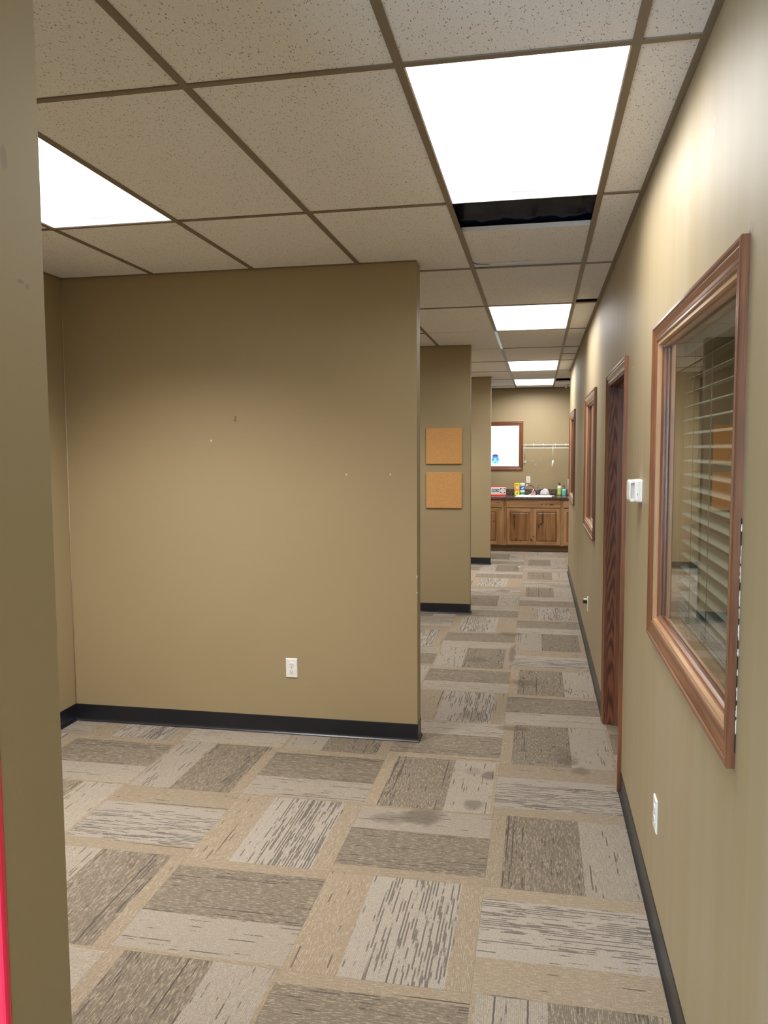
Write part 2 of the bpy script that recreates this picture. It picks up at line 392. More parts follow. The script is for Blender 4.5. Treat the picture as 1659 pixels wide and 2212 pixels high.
for i in range(-5, 7):
    for k in range(-9, 20):
        x0 = CX+i*CT; y0 = CY+k*CT
        ax0, ax1 = max(x0, XL-.15), min(x0+CT, 3.4); ay0, ay1 = max(y0, YB-.1), min(y0+CT, YE+.1)
        if ax1 <= ax0 or ay1 <= ay0: continue
        t = TYPES.get((i, k)) or rr.choice(['P', 'Pf', 'Q', 'Qf', 'P'])
        vert = (i+k) % 2 != 0
        uvs = []
        for (x, y) in ((ax0,ay0),(ax1,ay0),(ax1,ay1),(ax0,ay1)):
            a, b = (x-x0)/CT, (y-y0)/CT
            uu, vv = (a, b) if vert else (b, a)
            if t.endswith('f'): uu = 1-uu
            uvs.append((uu, vv))
        mb.face([(ax0,ay0,0),(ax1,ay0,0),(ax1,ay1,0),(ax0,ay1,0)], uvs)
        info.append((1.0 if t[0] == 'Q' else 0.0, rr.random(), rr.random()))
nf = len(info)
mb.box(XL-.15, 3.4, YB-.1, YE+.1, -.06, -.002)
fl = struct(mb.build('floor', M['carpet'], fix=False))
at = fl.data.attributes.new('tileinfo', 'FLOAT_VECTOR', 'CORNER')
vals = []
for pi, pol in enumerate(fl.data.polygons):
    t = info[pi] if pi < nf else (0, 0, 0)
    vals += list(t)*pol.loop_total
at.data.foreach_set('vector', vals)

# ------------------------------------------------------------------ walls
TOP = ZC+.02
def wall(name, boxes, mat='wall'):
    mb = MB()
    for b in boxes: mb.box(*b)
    return struct(mb.build(name, M[mat], fix=False))
WIN = [(1.715, 2.963, .995, 2.085), (5.89, 7.14, .995, 2.10), (9.20, 10.62, 1.02, 2.11)]  # casing outer rectangles (y0,y1,z0,z1)
CW = .057
DOOR = (3.877, 4.915, 2.092)
ops = []
for (a, b, c, d) in WIN: ops.append((a+CW, b-CW, c+CW, d-CW))
ops.insert(1, (DOOR[0]+CW, DOOR[1]-CW, 0, DOOR[2]-CW))
bx = []; y = YB
for (a, b, c, d) in ops:
    bx.append((XW, XW+WT, y, a, 0, TOP))
    if c > 0: bx.append((XW, XW+WT, a, b, 0, c))
    bx.append((XW, XW+WT, a, b, d, TOP)); y = b
bx.append((XW, XW+WT, y, YR, 0, TOP))
wall('wall_right', bx, 'wall_right')
wall('wall_left', [(XL-.12, XL, YB, YE, 0, TOP)])
wall('wall_back', [(XL-.12, XK+.12, YE, YE+.12, 0, TOP)])
wall('wall_rear', [(XL-.12, 3.4, YB-.12, YB, 0, TOP)])
wall('wall_kitchen_right', [(XK, XK+.12, YR+.12, YE, 0, TOP)])
wall('wall_office_end', [(XW+WT, 3.4, YR, YR+.12, 0, TOP), (3.3, 3.4, YB, YR, 0, TOP)])
wall('wall_partition_near', [(XL, PX, .860, .988, 0, TOP)], 'wall_near')
wall('wall_partition_first', [(XL, PX, 4.36, 4.48, 0, TOP)], 'wall_a')
wall('wall_partition_second', [(XL, PX-.005, 7.93, 8.05, 0, TOP)])
wall('wall_partition_third', [(XL, PX-.007, 11.42, 11.54, 0, TOP)])
mb = MB(); mb.tube([(XL+.003, 4.357, .11), (XL+.003, 4.357, 2.62)], .0025, 6)
struct(mb.build('trim_10', M['caulk']))

# ------------------------------------------------------------------ cove baseboards
BH = .104
cove = [(0, 0), (.013, 0), (.012, .004), (.007, .010), (.0035, .018), (.003, BH-.003), (.0015, BH), (0, BH)]
def baseboard(name, path):
    """path: list of xy points; board projects to the left of travel direction"""
    mb = MB(); rows = []
    n = len(path)
    for i in range(n):
        p = Vector(path[i])
        dirs = []
        if i > 0: dirs.append((Vector(path[i])-Vector(path[i-1])).normalized())
        if i < n-1: dirs.append((Vector(path[i+1])-Vector(path[i])).normalized())
        nn = [Vector((-d.y, d.x)) for d in dirs]
        if len(nn) == 2:
            s = nn[0]+nn[1]; off = s/(1+nn[0].dot(nn[1]))
        else: off = nn[0]
        rows.append([(p.x+off.x*d, p.y+off.y*d, h) for d, h in cove])
    mb.grid(rows, smooth=False, cap=True)
    o = mb.build(name, M['baseblack'], bev=0)
    return struct(o)
baseboard('baseboard_right', [(XW, YB), (XW, DOOR[0]-.001)])
baseboard('baseboard_right_far', [(XW, DOOR[1]+.001), (XW, YR)])
baseboard('baseboard_first', [(PX, 4.48), (PX, 4.36), (XL, 4.36), (XL, .988), (PX, .988)])
baseboard('baseboard_second', [(PX-.005, 8.05), (PX-.005, 7.93), (XL, 7.93), (XL, 4.48), (PX, 4.48)])
baseboard('baseboard_third', [(PX-.007, 11.54), (PX-.007, 11.42), (XL, 11.42), (XL, 8.05), (PX-.005, 8.05)])
baseboard('baseboard_near', [(PX, .988), (PX, .860), (XL, .860)])

# ------------------------------------------------------------------ ceiling
mb = MB()
LIGHTS = {(0, 0), (0, 3), (0, 6), (0, 8), (-3, 0), (-3, 3), (-3, 6), (0, -3), (-3, -2)}
holes = []
def cell(x0, x1, y0, y1, z=ZC+.003):
    mb.box(x0, x1, y0, y1, z, z+.015)
yl = [Y0+j*SY for j in range(-4, 10)]
for i in range(-4, 4):
    x0 = XA+i*SX; x1 = x0+SX
    for j in range(-4, 10):
        ya = Y0+j*SY; yb = min(ya+SY, YE)
        ya = max(ya, YB)
        if (i, j) in LIGHTS: continue
        cx0, cx1 = max(x0, XL), x1
        if (i, j) == (0, 1): continue
        # clip against hallway wall before the kitchen
        segs = [(ya, yb)]
        if i == 1:
            if j == 2: segs = [(ya, 5.70), (5.79, yb)]
            if j == 8: segs = [(12.50, yb)]
        for (a, b) in segs:
            if i >= 1:
                if a < YR:
                    if i == 1: cell(cx0, XW, a, min(b, YR))
                    if b > YR: cell(cx0, min(cx1, XK), YR+.01, b)
                else: cell(cx0, min(cx1, XK), a, b)
            else: cell(cx0, cx1, a, b)
mb.box(XW+WT, 3.3, YB, YR, ZC, ZC+.015)
struct(mb.build('ceiling', M['tile'], fix=False))
mb = MB()
mb.box(XL-.12, 3.4, YB-.1, YE+.12, 3.35, 3.40)
struct(mb.build('ceiling_deck', M['plenum'], fix=False))
mb = MB()
for b in [(XL-.12, XL-.02, YB-.1, YE+.12, TOP, 3.35), (3.3, 3.4, YB-.1, YE+.12, TOP, 3.35), (XL-.02, 3.3, YB-.1, YB, TOP, 3.35), (XL-.02, 3.3, YE, YE+.12, TOP, 3.35)]: mb.box(*b)
struct(mb.build('wall_plenum', M['plenum'], fix=False))

# suspension grid
TW = .012
def bar(mb, x0, x1, y0, y1, z0=ZC-.0015): mb.box(x0, x1, y0, y1, z0, ZC+.0028)
mb = MB(); cross = MB()
for i in range(-4, 4):
    x = XA+i*SX
    if x < XL+.03: continue
    if i <= 1:
        if i == 0:
            bar(mb, x-TW, x+TW, YB, Y0+4*SY); bar(mb, x-TW, x+TW, Y0+5*SY, YE)
        else: bar(mb, x-TW, x+TW, YB, YE)
    elif x < XK: bar(mb, x-TW, x+TW, YR+.01, YE)
grid = mb
for j in range(-3, 10):
    y = Y0+j*SY
    for i in range(-4, 4):
        xa = max(XA+i*SX+TW, XL); xb = XA+(i+1)*SX-TW
        if i == 1 and y < YR: xb = XW
        if i > 1 and y < YR: continue
        xb = min(xb, XK)
        if xb <= xa: continue
        if (i, j) == (0, 1): continue
        if j in (4, 5) and i == -1: continue
        hw = .0115
        bar(grid, xa, xb, y-hw, y+hw)
bar(grid, XA+SX+TW, XW, 8.87-.009, 8.87+.009)
bar(grid, XA+SX+TW, XW, 5.80-.010, 5.80+.010)
dk = MB(); dk.box(XA+SX+TW, XW, 5.786, 5.7885, ZC-.0005, ZC+.10); dk.box(XA+SX+TW, XW, 5.705, 5.9, ZC+.10, ZC+.102)  # black sheets put in as the dark of the open ceiling gap
struct(dk.build('gap_shade', M['plenum'], fix=False))
# wall angles
A = .020
def ang(x0, x1, y0, y1): grid.box(x0, x1, y0, y1, ZC-.001, ZC+.0028)
ang(XW-A, XW, YB, YR)
for (ya, yb) in ((.988, 4.36), (4.48, 7.93), (8.05, 11.42), (11.54, YE)):
    ang(XL, XL+A, ya, yb)
for (yy, s) in ((4.36, -1), (4.48, 1), (7.93, -1), (8.05, 1), (11.42, -1), (11.54, 1), (.988, 1), (.86, -1)):
    ang(XL, PX, min(yy, yy+s*A), max(yy, yy+s*A))
struct(grid.build('trim_1', M['tee'], fix=False))
mb = MB(); bar(mb, XA-TW, XA+TW, Y0+4*SY, Y0+5*SY)
struct(mb.build('trim_2', M['tee_blue_lit'], fix=False))
mb = MB()
for j in (4, 5): bar(mb, XA-SX+TW, XA-TW, Y0+j*SY-.009, Y0+j*SY+.009)
mb.box(XL, XA-TW, YE-.03, YE, ZC-.002, ZC+.002)
mb.box(XA+SX+TW, XK, YE-.03, YE, ZC-.002, ZC+.002)
mb.box(XA+SX+TW, XK, 13.12, 13.16, ZC-.003, ZC+.002)
struct(mb.build('trim_3', M['tee_white'], fix=False))
mb = MB(); mb.box(XL, XK, YE-.022, YE, ZC-.022, ZC-.003)
struct(mb.build('trim_4', M['tee'], fix=False))

# shifted tile, filler strip, duct over the open bay
x0, x1 = XA+TW, XA+SX-TW
mb = MB(); mb.box(x0-.006, x1+.006, 3.852, 4.50, ZC+.006, ZC+.022)
tag(mb.build('ceiling_tile', M['tile'], origin=(-.07, 4.17, ZC)), 'short cut ceiling tile pushed back beyond the dark open gap behind the nearest hallway light', 'ceiling tile')
te = bpy.data.objects['ceiling_tile']; te['_org'] = list(te['_org']); mb = MB(); mb.box(x0-.004, x1+.004, 3.846, 3.8515, ZC+.004, ZC+.026); mb.build('tile_edge', M['fixture'], te, fix=False)
mb = MB(); mb.box(x0-.004, x1+.004, 4.506, 4.590, ZC+.0032, ZC+.007); mb.box(x0-.004, x1+.004, 4.583, 4.590, ZC+.007, ZC+.03)
tag(mb.build('filler_strip', simple('grey_metal_strip', (.62, .65, .70), .35), origin=(-.07, 4.55, ZC)), 'narrow grey filler strip lying in the ceiling grid beyond the short cut tile', 'ceiling strip')
mb = MB(); mb.tube([(x0-.004, 4.46, ZC+.0035), (x0+.02, 4.50, ZC+.0005), (x0+.06, 4.515, ZC-.001), (x0+.09, 4.53, ZC+.0035)], .0016, 6)
tag(mb.build('wire_end', M['plenum'], origin=(x0, 4.5, ZC)), 'short dark wire end curling out beside the grey ceiling filler strip', 'wire')
mb = MB()
rows = []
for k in range(61):
    xx = x0-.5+k*(SX+1.0)/60; r = .185 + (.004*math.sin(k*.9)) + .003*math.sin(k*2.3+1)
    rows.append([(xx, 3.90+r*math.cos(2*PI*a/40)*(1+.02*math.sin(k*.3+a)), ZC+.03+.19+r*math.sin(2*PI*a/40)) for a in range(40)])
mb.grid(rows, closed_u=True, cap=True)
tag(mb.build('air_duct', M['duct'], origin=(-.07, 3.9, ZC+.21)), 'glossy black wrapped duct seen up through the open gap behind the nearest hallway light', 'duct')

# ceiling lights
names = {(0, 0): 'large bright panel light nearest the camera above the hallway', (-3, 0): 'bright panel light at upper left, partly cut off by the near wall',
         (0, 3): 'second panel light down the hallway, beyond the dark ceiling gap', (0, 6): 'third panel light down the hallway, with curved grey shade arcs drawn on its lens',
         (0, 8): 'farthest panel light, right above the kitchenette', (-3, 3): 'panel light of the second bay, hidden behind the first partition', (-3, 6): 'panel light of the third bay, hidden behind the second partition',
         (0, -3): 'added hallway panel light, unseen behind the viewer', (-3, -2): 'added side panel light, unseen behind the viewer'}  # second and third bay and rear lights are unseen, added to light the room
proto = None
def make_light(i, j):
    xa = XA+i*SX+TW; xb = xa+SX-2*TW; ya = Y0+j*SY+.012; yb = ya+SY-.024
    if ya < YB: ya = YB+.02
    if (i, j) == (0, 0): yb = Y0+SY+.010
    t = thing('ceiling_light', names[(i, j)], 'light', ((xa+xb)/2, (ya+yb)/2, ZC), 'recessed panel lights')
    mb = MB(); mb.box(xa, xb, ya, yb, ZC+.055, ZC+.075)
    for b in ((xa, xa+.003, ya, yb), (xb-.003, xb, ya, yb), (xa+.003, xb-.003, ya, ya+.003), (xa+.003, xb-.003, yb-.003, yb)):
        mb.box(*b, ZC+.002, ZC+.055)
    mb.build('housing', M['fixture'], t, fix=False)
    mb = MB(); mb.box(xa+.003, xb-.003, ya+.003, yb-.003, ZC+.004, ZC+.010)
    mb.build('diffuser', M['diffuser'], t, fix=False)
    ld = bpy.data.lights.new('lamp', 'AREA'); ld.shape = 'RECTANGLE'; ld.size = xb-xa-.02; ld.size_y = yb-ya-.02; ld.spread = math.radians(165 if i == 0 else SPREAD)
    ld.energy = WATTS[(i, j)]; ld.color = (1.0, .975, .945) if j >= 0 else (.86, .94, 1.0)
    lo = bpy.data.objects.new('lamp', ld); C.objects.link(lo); lo.parent = t; lo.location = (0, 0, .0037)
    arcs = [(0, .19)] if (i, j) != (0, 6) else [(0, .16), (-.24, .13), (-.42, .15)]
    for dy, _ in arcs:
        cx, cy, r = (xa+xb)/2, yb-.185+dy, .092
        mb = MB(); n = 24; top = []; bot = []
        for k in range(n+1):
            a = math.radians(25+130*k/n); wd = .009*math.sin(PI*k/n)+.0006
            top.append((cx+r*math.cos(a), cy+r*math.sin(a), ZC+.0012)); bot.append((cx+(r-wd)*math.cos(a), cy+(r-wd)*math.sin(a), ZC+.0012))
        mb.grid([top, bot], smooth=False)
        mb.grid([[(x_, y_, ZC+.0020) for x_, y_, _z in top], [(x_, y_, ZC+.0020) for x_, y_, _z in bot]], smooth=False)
        mb.build('lens_shade_arc', M['lens_shade'], t, fix=False)
    return t
for ij in [(0,0),(-3,0),(0,3),(0,6),(0,8),(-3,3),(-3,6),(0,-3),(-3,-2)]: make_light(*ij)

t = thing('office_fill_light', 'panel light added to the side office ceiling, unseen behind the right wall', 'light', (1.6, 2.4, ZC))  # unseen lamp added so the blind slats show
mb = MB(); mb.box(1.3, 1.9, 1.8, 3.0, ZC-.012, ZC-.0005); mb.build('housing', M['fixture'], t, fix=False)
mb = MB(); mb.box(1.31, 1.89, 1.81, 2.99, ZC-.016, ZC-.0125); mb.build('diffuser', M['office_fill'], t, fix=False)
w5 = MB(); w5.box(-2.7, -.75, YB+.003, YB+.012, .9, 2.3); w5 = struct(w5.build('rear_fill_window', M['rear_fill'], fix=False))  # unseen window added behind the camera as cool fill light
mb = MB()
for b in ((-2.78, -2.7, .82, 2.38), (-.75, -.67, .82, 2.38), (-2.7, -.75, .82, .9), (-2.7, -.75, 2.3, 2.38), (-1.75, -1.70, .9, 2.3)): mb.box(b[0], b[1], YB+.001, YB+.03, b[2], b[3])
mb.build('frame', M['fixture'], w5, fix=False)

# loose sensor remnant by the kitchen ceiling
t = thing('ceiling_sensor', 'small broken white fitting hanging at the ceiling over the far right end of the hallway', 'sensor', (.47, 13.12, ZC))
mb = MB(); mb.lathe([(.018, 0), (.022, -.01), (.012, -.025)], (.45, 13.12, ZC-.003), 12); mb.build('base', M['tee_white'], t)
mb = MB(); mb.tube([(.45, 13.12, ZC-.02), (.43, 13.09, ZC-.045), (.415, 13.08, ZC-.05)], .009, 8); mb.tube([(.45, 13.12, ZC-.02), (.49, 13.1, ZC-.03), (.52, 13.09, ZC-.02)], .007, 8)
mb.build('bracket', M['tee_white'], t)

# ------------------------------------------------------------------ interior windows on the right wall
def PR(a, b, h): return (XW-h, a, b)
CAS = [(0,-.004),(0,.009),(.003,.0115),(.009,.0115),(.011,.008),(.0135,.0095),(.022,.0105),(.030,.0135),(.037,.016),(.040,.0145),(.0425,.0125),(.045,.0165),(.047,.0185),(.054,.0185),(.057,.016),(.057,0)]
def interior_window(name, rect, cheap=False):
    a0, a1, b0, b1 = rect; i0, i1, j0, j1 = a0+CW, a1-CW, b0+CW, b1-CW
    mb = MB(); mb.frame(CAS, i0, i1, j0, j1, PR)
    root = struct(mb.build(name, M['oak'], fix=False))
    # lining
    mb = MB(); lt = .012
    e = .002
    mb.box(XW-.006, XW+WT+.002, i0-e, i0+lt, j0+lt, j1-lt, 'z'); mb.box(XW-.006, XW+WT+.002, i1-lt, i1+e, j0+lt, j1-lt, 'z')
    mb.box(XW-.006, XW+WT+.002, i0-e, i1+e, j0-e, j0+lt, 'y'); mb.box(XW-.006, XW+WT+.002, i0-e, i1+e, j1-lt, j1+e, 'y')
    mb.build('lining', M['oak_lining_lit'], root, fix=False)
    # rounded stops either side of the pane
    q0, q1, r0, r1 = i0+lt, i1-lt, j0+lt, j1-lt
    for nm, s in (('glazing_stop', 1), ('glazing_stop', -1)):
        xg = XW+.024; prof = []
        wS, tS = .015, .013
        mb = MB()
        pr = [(0, 0)]
        for k in range(7):
            an = PI/2*k/6
            pr.append((-tS*math.sin(PI/2*(1-k/6))if False else -tS*math.cos(an*0.999)**.6, wS*(1-math.cos(PI/2*k/6)) if False else wS*math.sin(an)**1.0))
        pr = [(0, wS), (-.006, wS), (-.010, wS-.003), (-.0125, wS-.007), (-tS, wS-.011), (-tS, .0), (0, 0)]
        if s > 0: P = lambda a, b, h: (xg-.002-h, a, b)
        else: P = lambda a, b, h: (xg+.006+h, a, b)
        mb.frame(pr, q0, q1, r0, r1, P)
        mb.build(nm, M['oak'], root, fix=False)
    mb = MB(); mb.box(XW+.0225, XW+.0275, q0+.001, q1-.001, r0+.001, r1-.001)
    mb.build('pane', M['glass'], root, fix=False)
    return root, (q0, q1, r0, r1)
root1, R1 = interior_window('window_1', WIN[0])
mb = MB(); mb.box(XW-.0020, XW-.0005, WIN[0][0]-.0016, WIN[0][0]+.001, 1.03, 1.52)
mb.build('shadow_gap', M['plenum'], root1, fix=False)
mb = MB(); rg = random.Random(5); z = 1.07
while z < 1.50:
    L = rg.uniform(.008, .045)
    n_ = 6
    rows = []
    for k in range(n_+1):
        w_ = (.0003+.0009*rg.random()) if 0 < k < n_ else .0003; zz = z+L*k/n_; yo = WIN[0][0]-.0017
        rows.append([(XW-.0003, yo-w_, zz), (XW-.0003, yo, zz), (XW-.0008-w_*1.3, yo, zz), (XW-.0008-w_*1.3, yo-w_, zz)])
    mb.grid(rows, closed_u=True, cap=True, smooth=False); z += L+rg.uniform(.004, .03)
mb.build('caulk_remnant', simple('torn_white_caulk', (.82, .82, .80), .5), root1, fix=False)['label'] = 'torn white caulk along the outer casing edge'
mb = MB(); mb.tube([(XW-.003, WIN[0][0]+.004, 2.083), (XW-.004, WIN[0][0]-.006, 2.094), (XW-.003, WIN[0][0]-.010, 2.103)], [.0016, .0012, .0005], 6)
mb.build('caulk_curl', simple('pale_caulk_curl', (.6, .55, .47), .6), root1)
interior_window('window_2', WIN[1]); interior_window('window_3', WIN[2])

# blind in window 1
bl = thing('window_blind', 'pale slatted venetian blind hanging behind the glass of the nearest hallway window', 'blind', (.51, (R1[0]+R1[1])/2, R1[2]))
slatm = simple('cream_blind_slat', (.31, .30, .25), .5)
bx0, bx1 = .486, .536; ys0, ys1 = R1[0]+.012, R1[1]-.022
def slat(zc, tilt=.0, sag=.0):
    mb = MB(); n = 10
    def row(y, dz):
        up_, dn = [], []
        for k in range(n+1):
            t_ = k/n; x = bx0+(bx1-bx0)*t_; c = .0042*(1-(2*t_-1)**2)
            up_.append((x, y, zc+dz+c+(t_-.5)*tilt)); dn.append((x, y, zc+dz+c-.0022+(t_-.5)*tilt))
        return up_+dn[::-1]
    rows = [row(ys0+(ys1-ys0)*k/8, -sag*math.sin(PI*k/8)) for k in range(9)]
    mb.grid(rows, closed_u=True, cap=True, smooth=False)
    return mb
zs = []; z = R1[3]-.075
while z > R1[2]+.075: zs.append(z); z -= .0455
for z in zs: slat(z, .009).build('slat', slatm, bl, fix=False)
for k in range(5):
    slat(R1[2]+.068-k*.0085, -.003, .0).build('slat', slatm, bl, fix=False)
mb = MB(); mb.box(bx0-.004, bx1, ys0, ys1, R1[3]-.045, R1[3]-.002); mb.build('head_rail', slatm, bl, bev=.002)
mb = MB(); mb.box(bx0, bx1, ys0, ys1, R1[2]+.014, R1[2]+.026); mb.build('bottom_rail', slatm, bl, bev=.004)
cordm = simple('dark_blind_cord', (.10, .10, .085), .8)
for yy in (2.68, 2.42, 1.95):
    for xx in (bx0-.002, bx1+.002):
        mb = MB(); mb.tube([(xx, yy, R1[2]+.03), (xx, yy, R1[3]-.04)], .0012, 6); mb.build('ladder_cord', cordm, bl, fix=False)
for yy in (2.69, 2.66, 2.44, 2.40, 2.12):
    mb = MB(); pts = []
    for k in range(13):
        a = 2*PI*k/12; pts.append((bx0-.006-.004*abs(math.sin(a)), yy+.009*math.cos(a), R1[2]+.045+.012*math.sin(a)))
    mb.tube(pts, .0011, 6); mb.build('cord_loop', cordm, bl, fix=False)

# ------------------------------------------------------------------ door on the right wall
a0, a1, zt = DOOR; i0, i1, j1 = a0+CW, a1-CW, zt-CW
mb = MB(); mb.frame(CAS, i0, i1, 0.0, j1, PR, sides='rtl', b_floor=0.0)
d1_ = struct(mb.build('door_1', M['oak'], fix=False))
mb = MB(); lt = .014
mb.box(XW-.007, XW+WT+.002, i1-lt, i1+.002, 0.001, j1-lt, 'z', off=0); mb.box(XW-.007, XW+WT+.002, i0-.002, i0+lt, 0.001, j1-lt, 'z'); mb.box(XW-.007, XW+WT+.002, i0-.002, i1+.002, j1-lt, j1+.002, 'y')
mb.build('jamb', M['oak_jamb'], d1_, fix=False)
mb = MB()
mb.box(XW+.046, XW+.082, i1-lt-.011, i1-lt, .001, j1-lt, 'z'); mb.box(XW+.046, XW+.082, i0+lt, i0+lt+.011, .001, j1-lt, 'z'); mb.box(XW+.046, XW+.082, i0+lt, i1-lt, j1-lt-.011, j1-lt, 'y')
mb.build('door_stop', M['oak'], d1_, fix=False)
mb = MB(); mb.box(XW+.084, XW+.122, i0+lt+.003, i1-lt-.003, .01, j1-lt-.003, 'z'); lf = mb.build('door_leaf', M['oak_jamb'], d1_, bev=.002)
mb = MB(); mb.lathe([(.026, 0), (.026, -.006), (.010, -.010), (.010, -.03), (.024, -.04), (.027, -.052), (.018, -.066)], (XW+.084, i0+lt+.07, .97), 20, 'x')
mb.build('door_knob', simple('brushed_brass', (.6, .45, .2), .3, 1.0), lf)

# ------------------------------------------------------------------ wall plates
ivory = simple('ivory_plastic', (.80, .78, .70), .35); white = simple('white_plastic', (.82, .82, .80), .33); slot = simple('dark_slot', (.03, .03, .03), .7)
def outlet(P, a, b, label, group=None, org=None, mat=None, decora=False):
    """P(a,b,h) maps plate plane coords to world"""
    mat = mat or white
    t = thing('power_outlet', label, 'outlet', P(a, b, 0), group)
    def rbox(mb, a0, a1, b0, b1, h0, h1, bev):
        prof = [(0, h0), (0, h1-bev), (bev, h1)]
        rows = []
        for ins, h in prof: rows.append([P(a0+ins, b0+ins, h), P(a1-ins, b0+ins, h), P(a1-ins, b1-ins, h), P(a0+ins, b1-ins, h)])
        mb.grid(rows, closed_u=True, cap=True, smooth=False)
    mb = MB(); rbox(mb, a-.035, a+.035, b-.057, b+.057, 0.0003, .006, .0035); mb.build('cover_plate', mat, t)
    for s in (1, -1):
        mb = MB(); pr = []
        for k in range(28):
            an = 2*PI*k/28; pr.append((max(-.0145, min(.0145, .0175*math.cos(an))), .0145*math.sin(an)))
        if decora: pr = [(-.016, -.026), (.016, -.026), (.016, .026), (-.016, .026)]
        cb = b + (s*.0195 if not decora else 0)
        mb.grid([[P(a+x, cb+y_, .006) for x, y_ in pr], [P(a+x, cb+y_, .0080) for x, y_ in pr]], closed_u=True, cap=True, smooth=False)
        f = mb.build('receptacle', mat, t)
        cb = b+s*(.0195 if not decora else .013)
        mb = MB()
        for (dx, hh) in ((-.0062, .0042), (.0062, .0034)):
            rows = [[P(a+dx-.0011, cb+.003-hh, h), P(a+dx+.0011, cb+.003-hh, h), P(a+dx+.0011, cb+.003+hh, h), P(a+dx-.0011, cb+.003+hh, h)] for h in (.0078, .0084)]
            mb.grid(rows, closed_u=True, cap=True, smooth=False)
        rows = [[P(a+.0024*math.cos(k*PI/5), cb-.0068+.0024*math.sin(k*PI/5), h) for k in range(10)] for h in (.0078, .0084)]
        mb.grid(rows, closed_u=True, cap=True, smooth=False)
        mb.build('socket_slots', slot, f)
        if decora: break
    mb = MB(); mb.grid([[P(a+.003*math.cos(k*PI/5), b+.003*math.sin(k*PI/5), h) for k in range(10)] for h in (.006, .0074 if not decora else .0062)], closed_u=True, cap=True, smooth=False)
    mb.build('screw', simple('screw_head', (.55, .54, .5), .4, .6), t)
    return t
def PA(a, b, h): return (a, 4.36-h, b)
def PE(a, b, h): return (a, YE-h, b)
outlet(PA, -1.401, .395, 'white outlet low on the big blank partition, near its right end', 'power outlets')
outlet(PR, 2.755, .415, 'white outlet low on the right wall under the nearest window', 'power outlets')
t = outlet(PR, 6.56, .405, 'pale outlet low on the right wall beyond the door, with a black plug in it', 'power outlets', mat=ivory)
mb = MB(); mb.box(XW-.040, XW-.008, 6.545, 6.577, .41, .437); o = mb.build('plug', slot, t, bev=.003); o['label'] = 'black plug'
mb = MB(); mb.box(XW-.036, XW-.009, 6.546, 6.576, .4375, .447); mb.build('adapter', ivory, t, bev=.002)
outlet(PE, -.163, 1.143, 'ivory outlet on the far wall above the kitchenette counter', 'power outlets', mat=ivory, decora=True)

# ------------------------------------------------------------------ thermostat-like wall control
t = thing('wall_thermostat', 'white plastic wall control box sticking out of the right wall between door and nearest window', 'thermostat', (XW, 3.34, 1.49))
def rr_loop(y0, y1, z0, z1, r, x, n=5):
    pts = []
    for (cy, cz, a0_) in ((y1-r, z1-r, 0), (y0+r, z1-r, 90), (y0+r, z0+r, 180), (y1-r, z0+r, 270)):
        for k in range(n+1):
            a = math.radians(a0_+90*k/n); pts.append((x, cy+r*math.cos(a), cz+r*math.sin(a)))
    return pts
mb = MB(); y0_, y1_, z0_, z1_ = 3.290, 3.40, 1.446, 1.538
mb.grid([rr_loop(y0_, y1_, z0_, z1_, .008, XW-.0006), rr_loop(y0_, y1_, z0_, z1_, .008, XW-.012), rr_loop(y0_+.001, y1_-.001, z0_+.001, z1_-.001, .008, XW-.0125)], closed_u=True, cap=True, smooth=False)
mb.build('base_plate', white, t)
mb = MB()
mb.grid([rr_loop(y0_+.001, y1_-.001, z0_+.001, z1_-.001, .009, XW-.0130), rr_loop(y0_+.001, y1_-.001, z0_+.001, z1_-.001, .009, XW-.021), rr_loop(y0_+.003, y1_-.003, z0_+.002, z1_-.002, .009, XW-.0215), rr_loop(y0_+.003, y1_-.003, z0_+.002, z1_-.002, .010, XW-.030)], closed_u=True, cap=True, smooth=False)
mb.build('body', white, t)
mb = MB()   # curved front cover with an open grip at the side
mb.grid([rr_loop(y0_+.012, y1_-.012, z0_+.010, z1_-.010, .01, XW-.0302), rr_loop(y0_+.007, y1_-.012, z0_+.010, z1_-.010, .01, XW-.043)], closed_u=True, cap=True, smooth=False)
mb.build('grip_recess', simple('grey_plastic', (.62, .62, .60), .5), t)
mb = MB()
for zz in (z0_+.003, z1_-.015):
    mb.box(XW-.045, XW-.030, y0_+.003, y1_-.003, zz, zz+.012)
mb.grid([rr_loop(y0_+.003, y1_-.003, z0_+.004, z1_-.004, .012, XW-.0435), rr_loop(y0_+.004, y1_-.004, z0_+.005, z1_-.005, .014, XW-.0475), rr_loop(y0_+.012, y1_-.012, z0_+.012, z1_-.012, .014, XW-.050)], closed_u=True, cap=True, smooth=False)
mb.build('front_cover', white, t, bev=.002)
mb = MB(); mb.box(XW-.0190, XW-.0172, y0_-.0004, y0_+.002, 1.475, 1.483); mb.build('button', slot, t)

# ------------------------------------------------------------------ small things on the first partition
brass = simple('aged_brass', (.45, .30, .12), .35, .9)
t = thing('wall_hook', 'tiny brass picture hook near the middle of the big blank partition', 'hook', (-1.719, 4.36, 1.845))
mb = MB(); mb.lathe([(.0035, 0), (.0035, -.004), (.002, -.007)], (-1.718, 4.3595, 1.858), 12, 'y'); mb.build('nail', simple('bright_nail_head', (.85, .78, .6), .3, .8), t)
mb = MB(); mb.tube([(-1.719, 4.357, 1.856), (-1.719, 4.356, 1.842), (-1.719, 4.353, 1.835), (-1.719, 4.347, 1.836), (-1.719, 4.345, 1.842)], .0022, 8); mb.build('hook', brass, t)
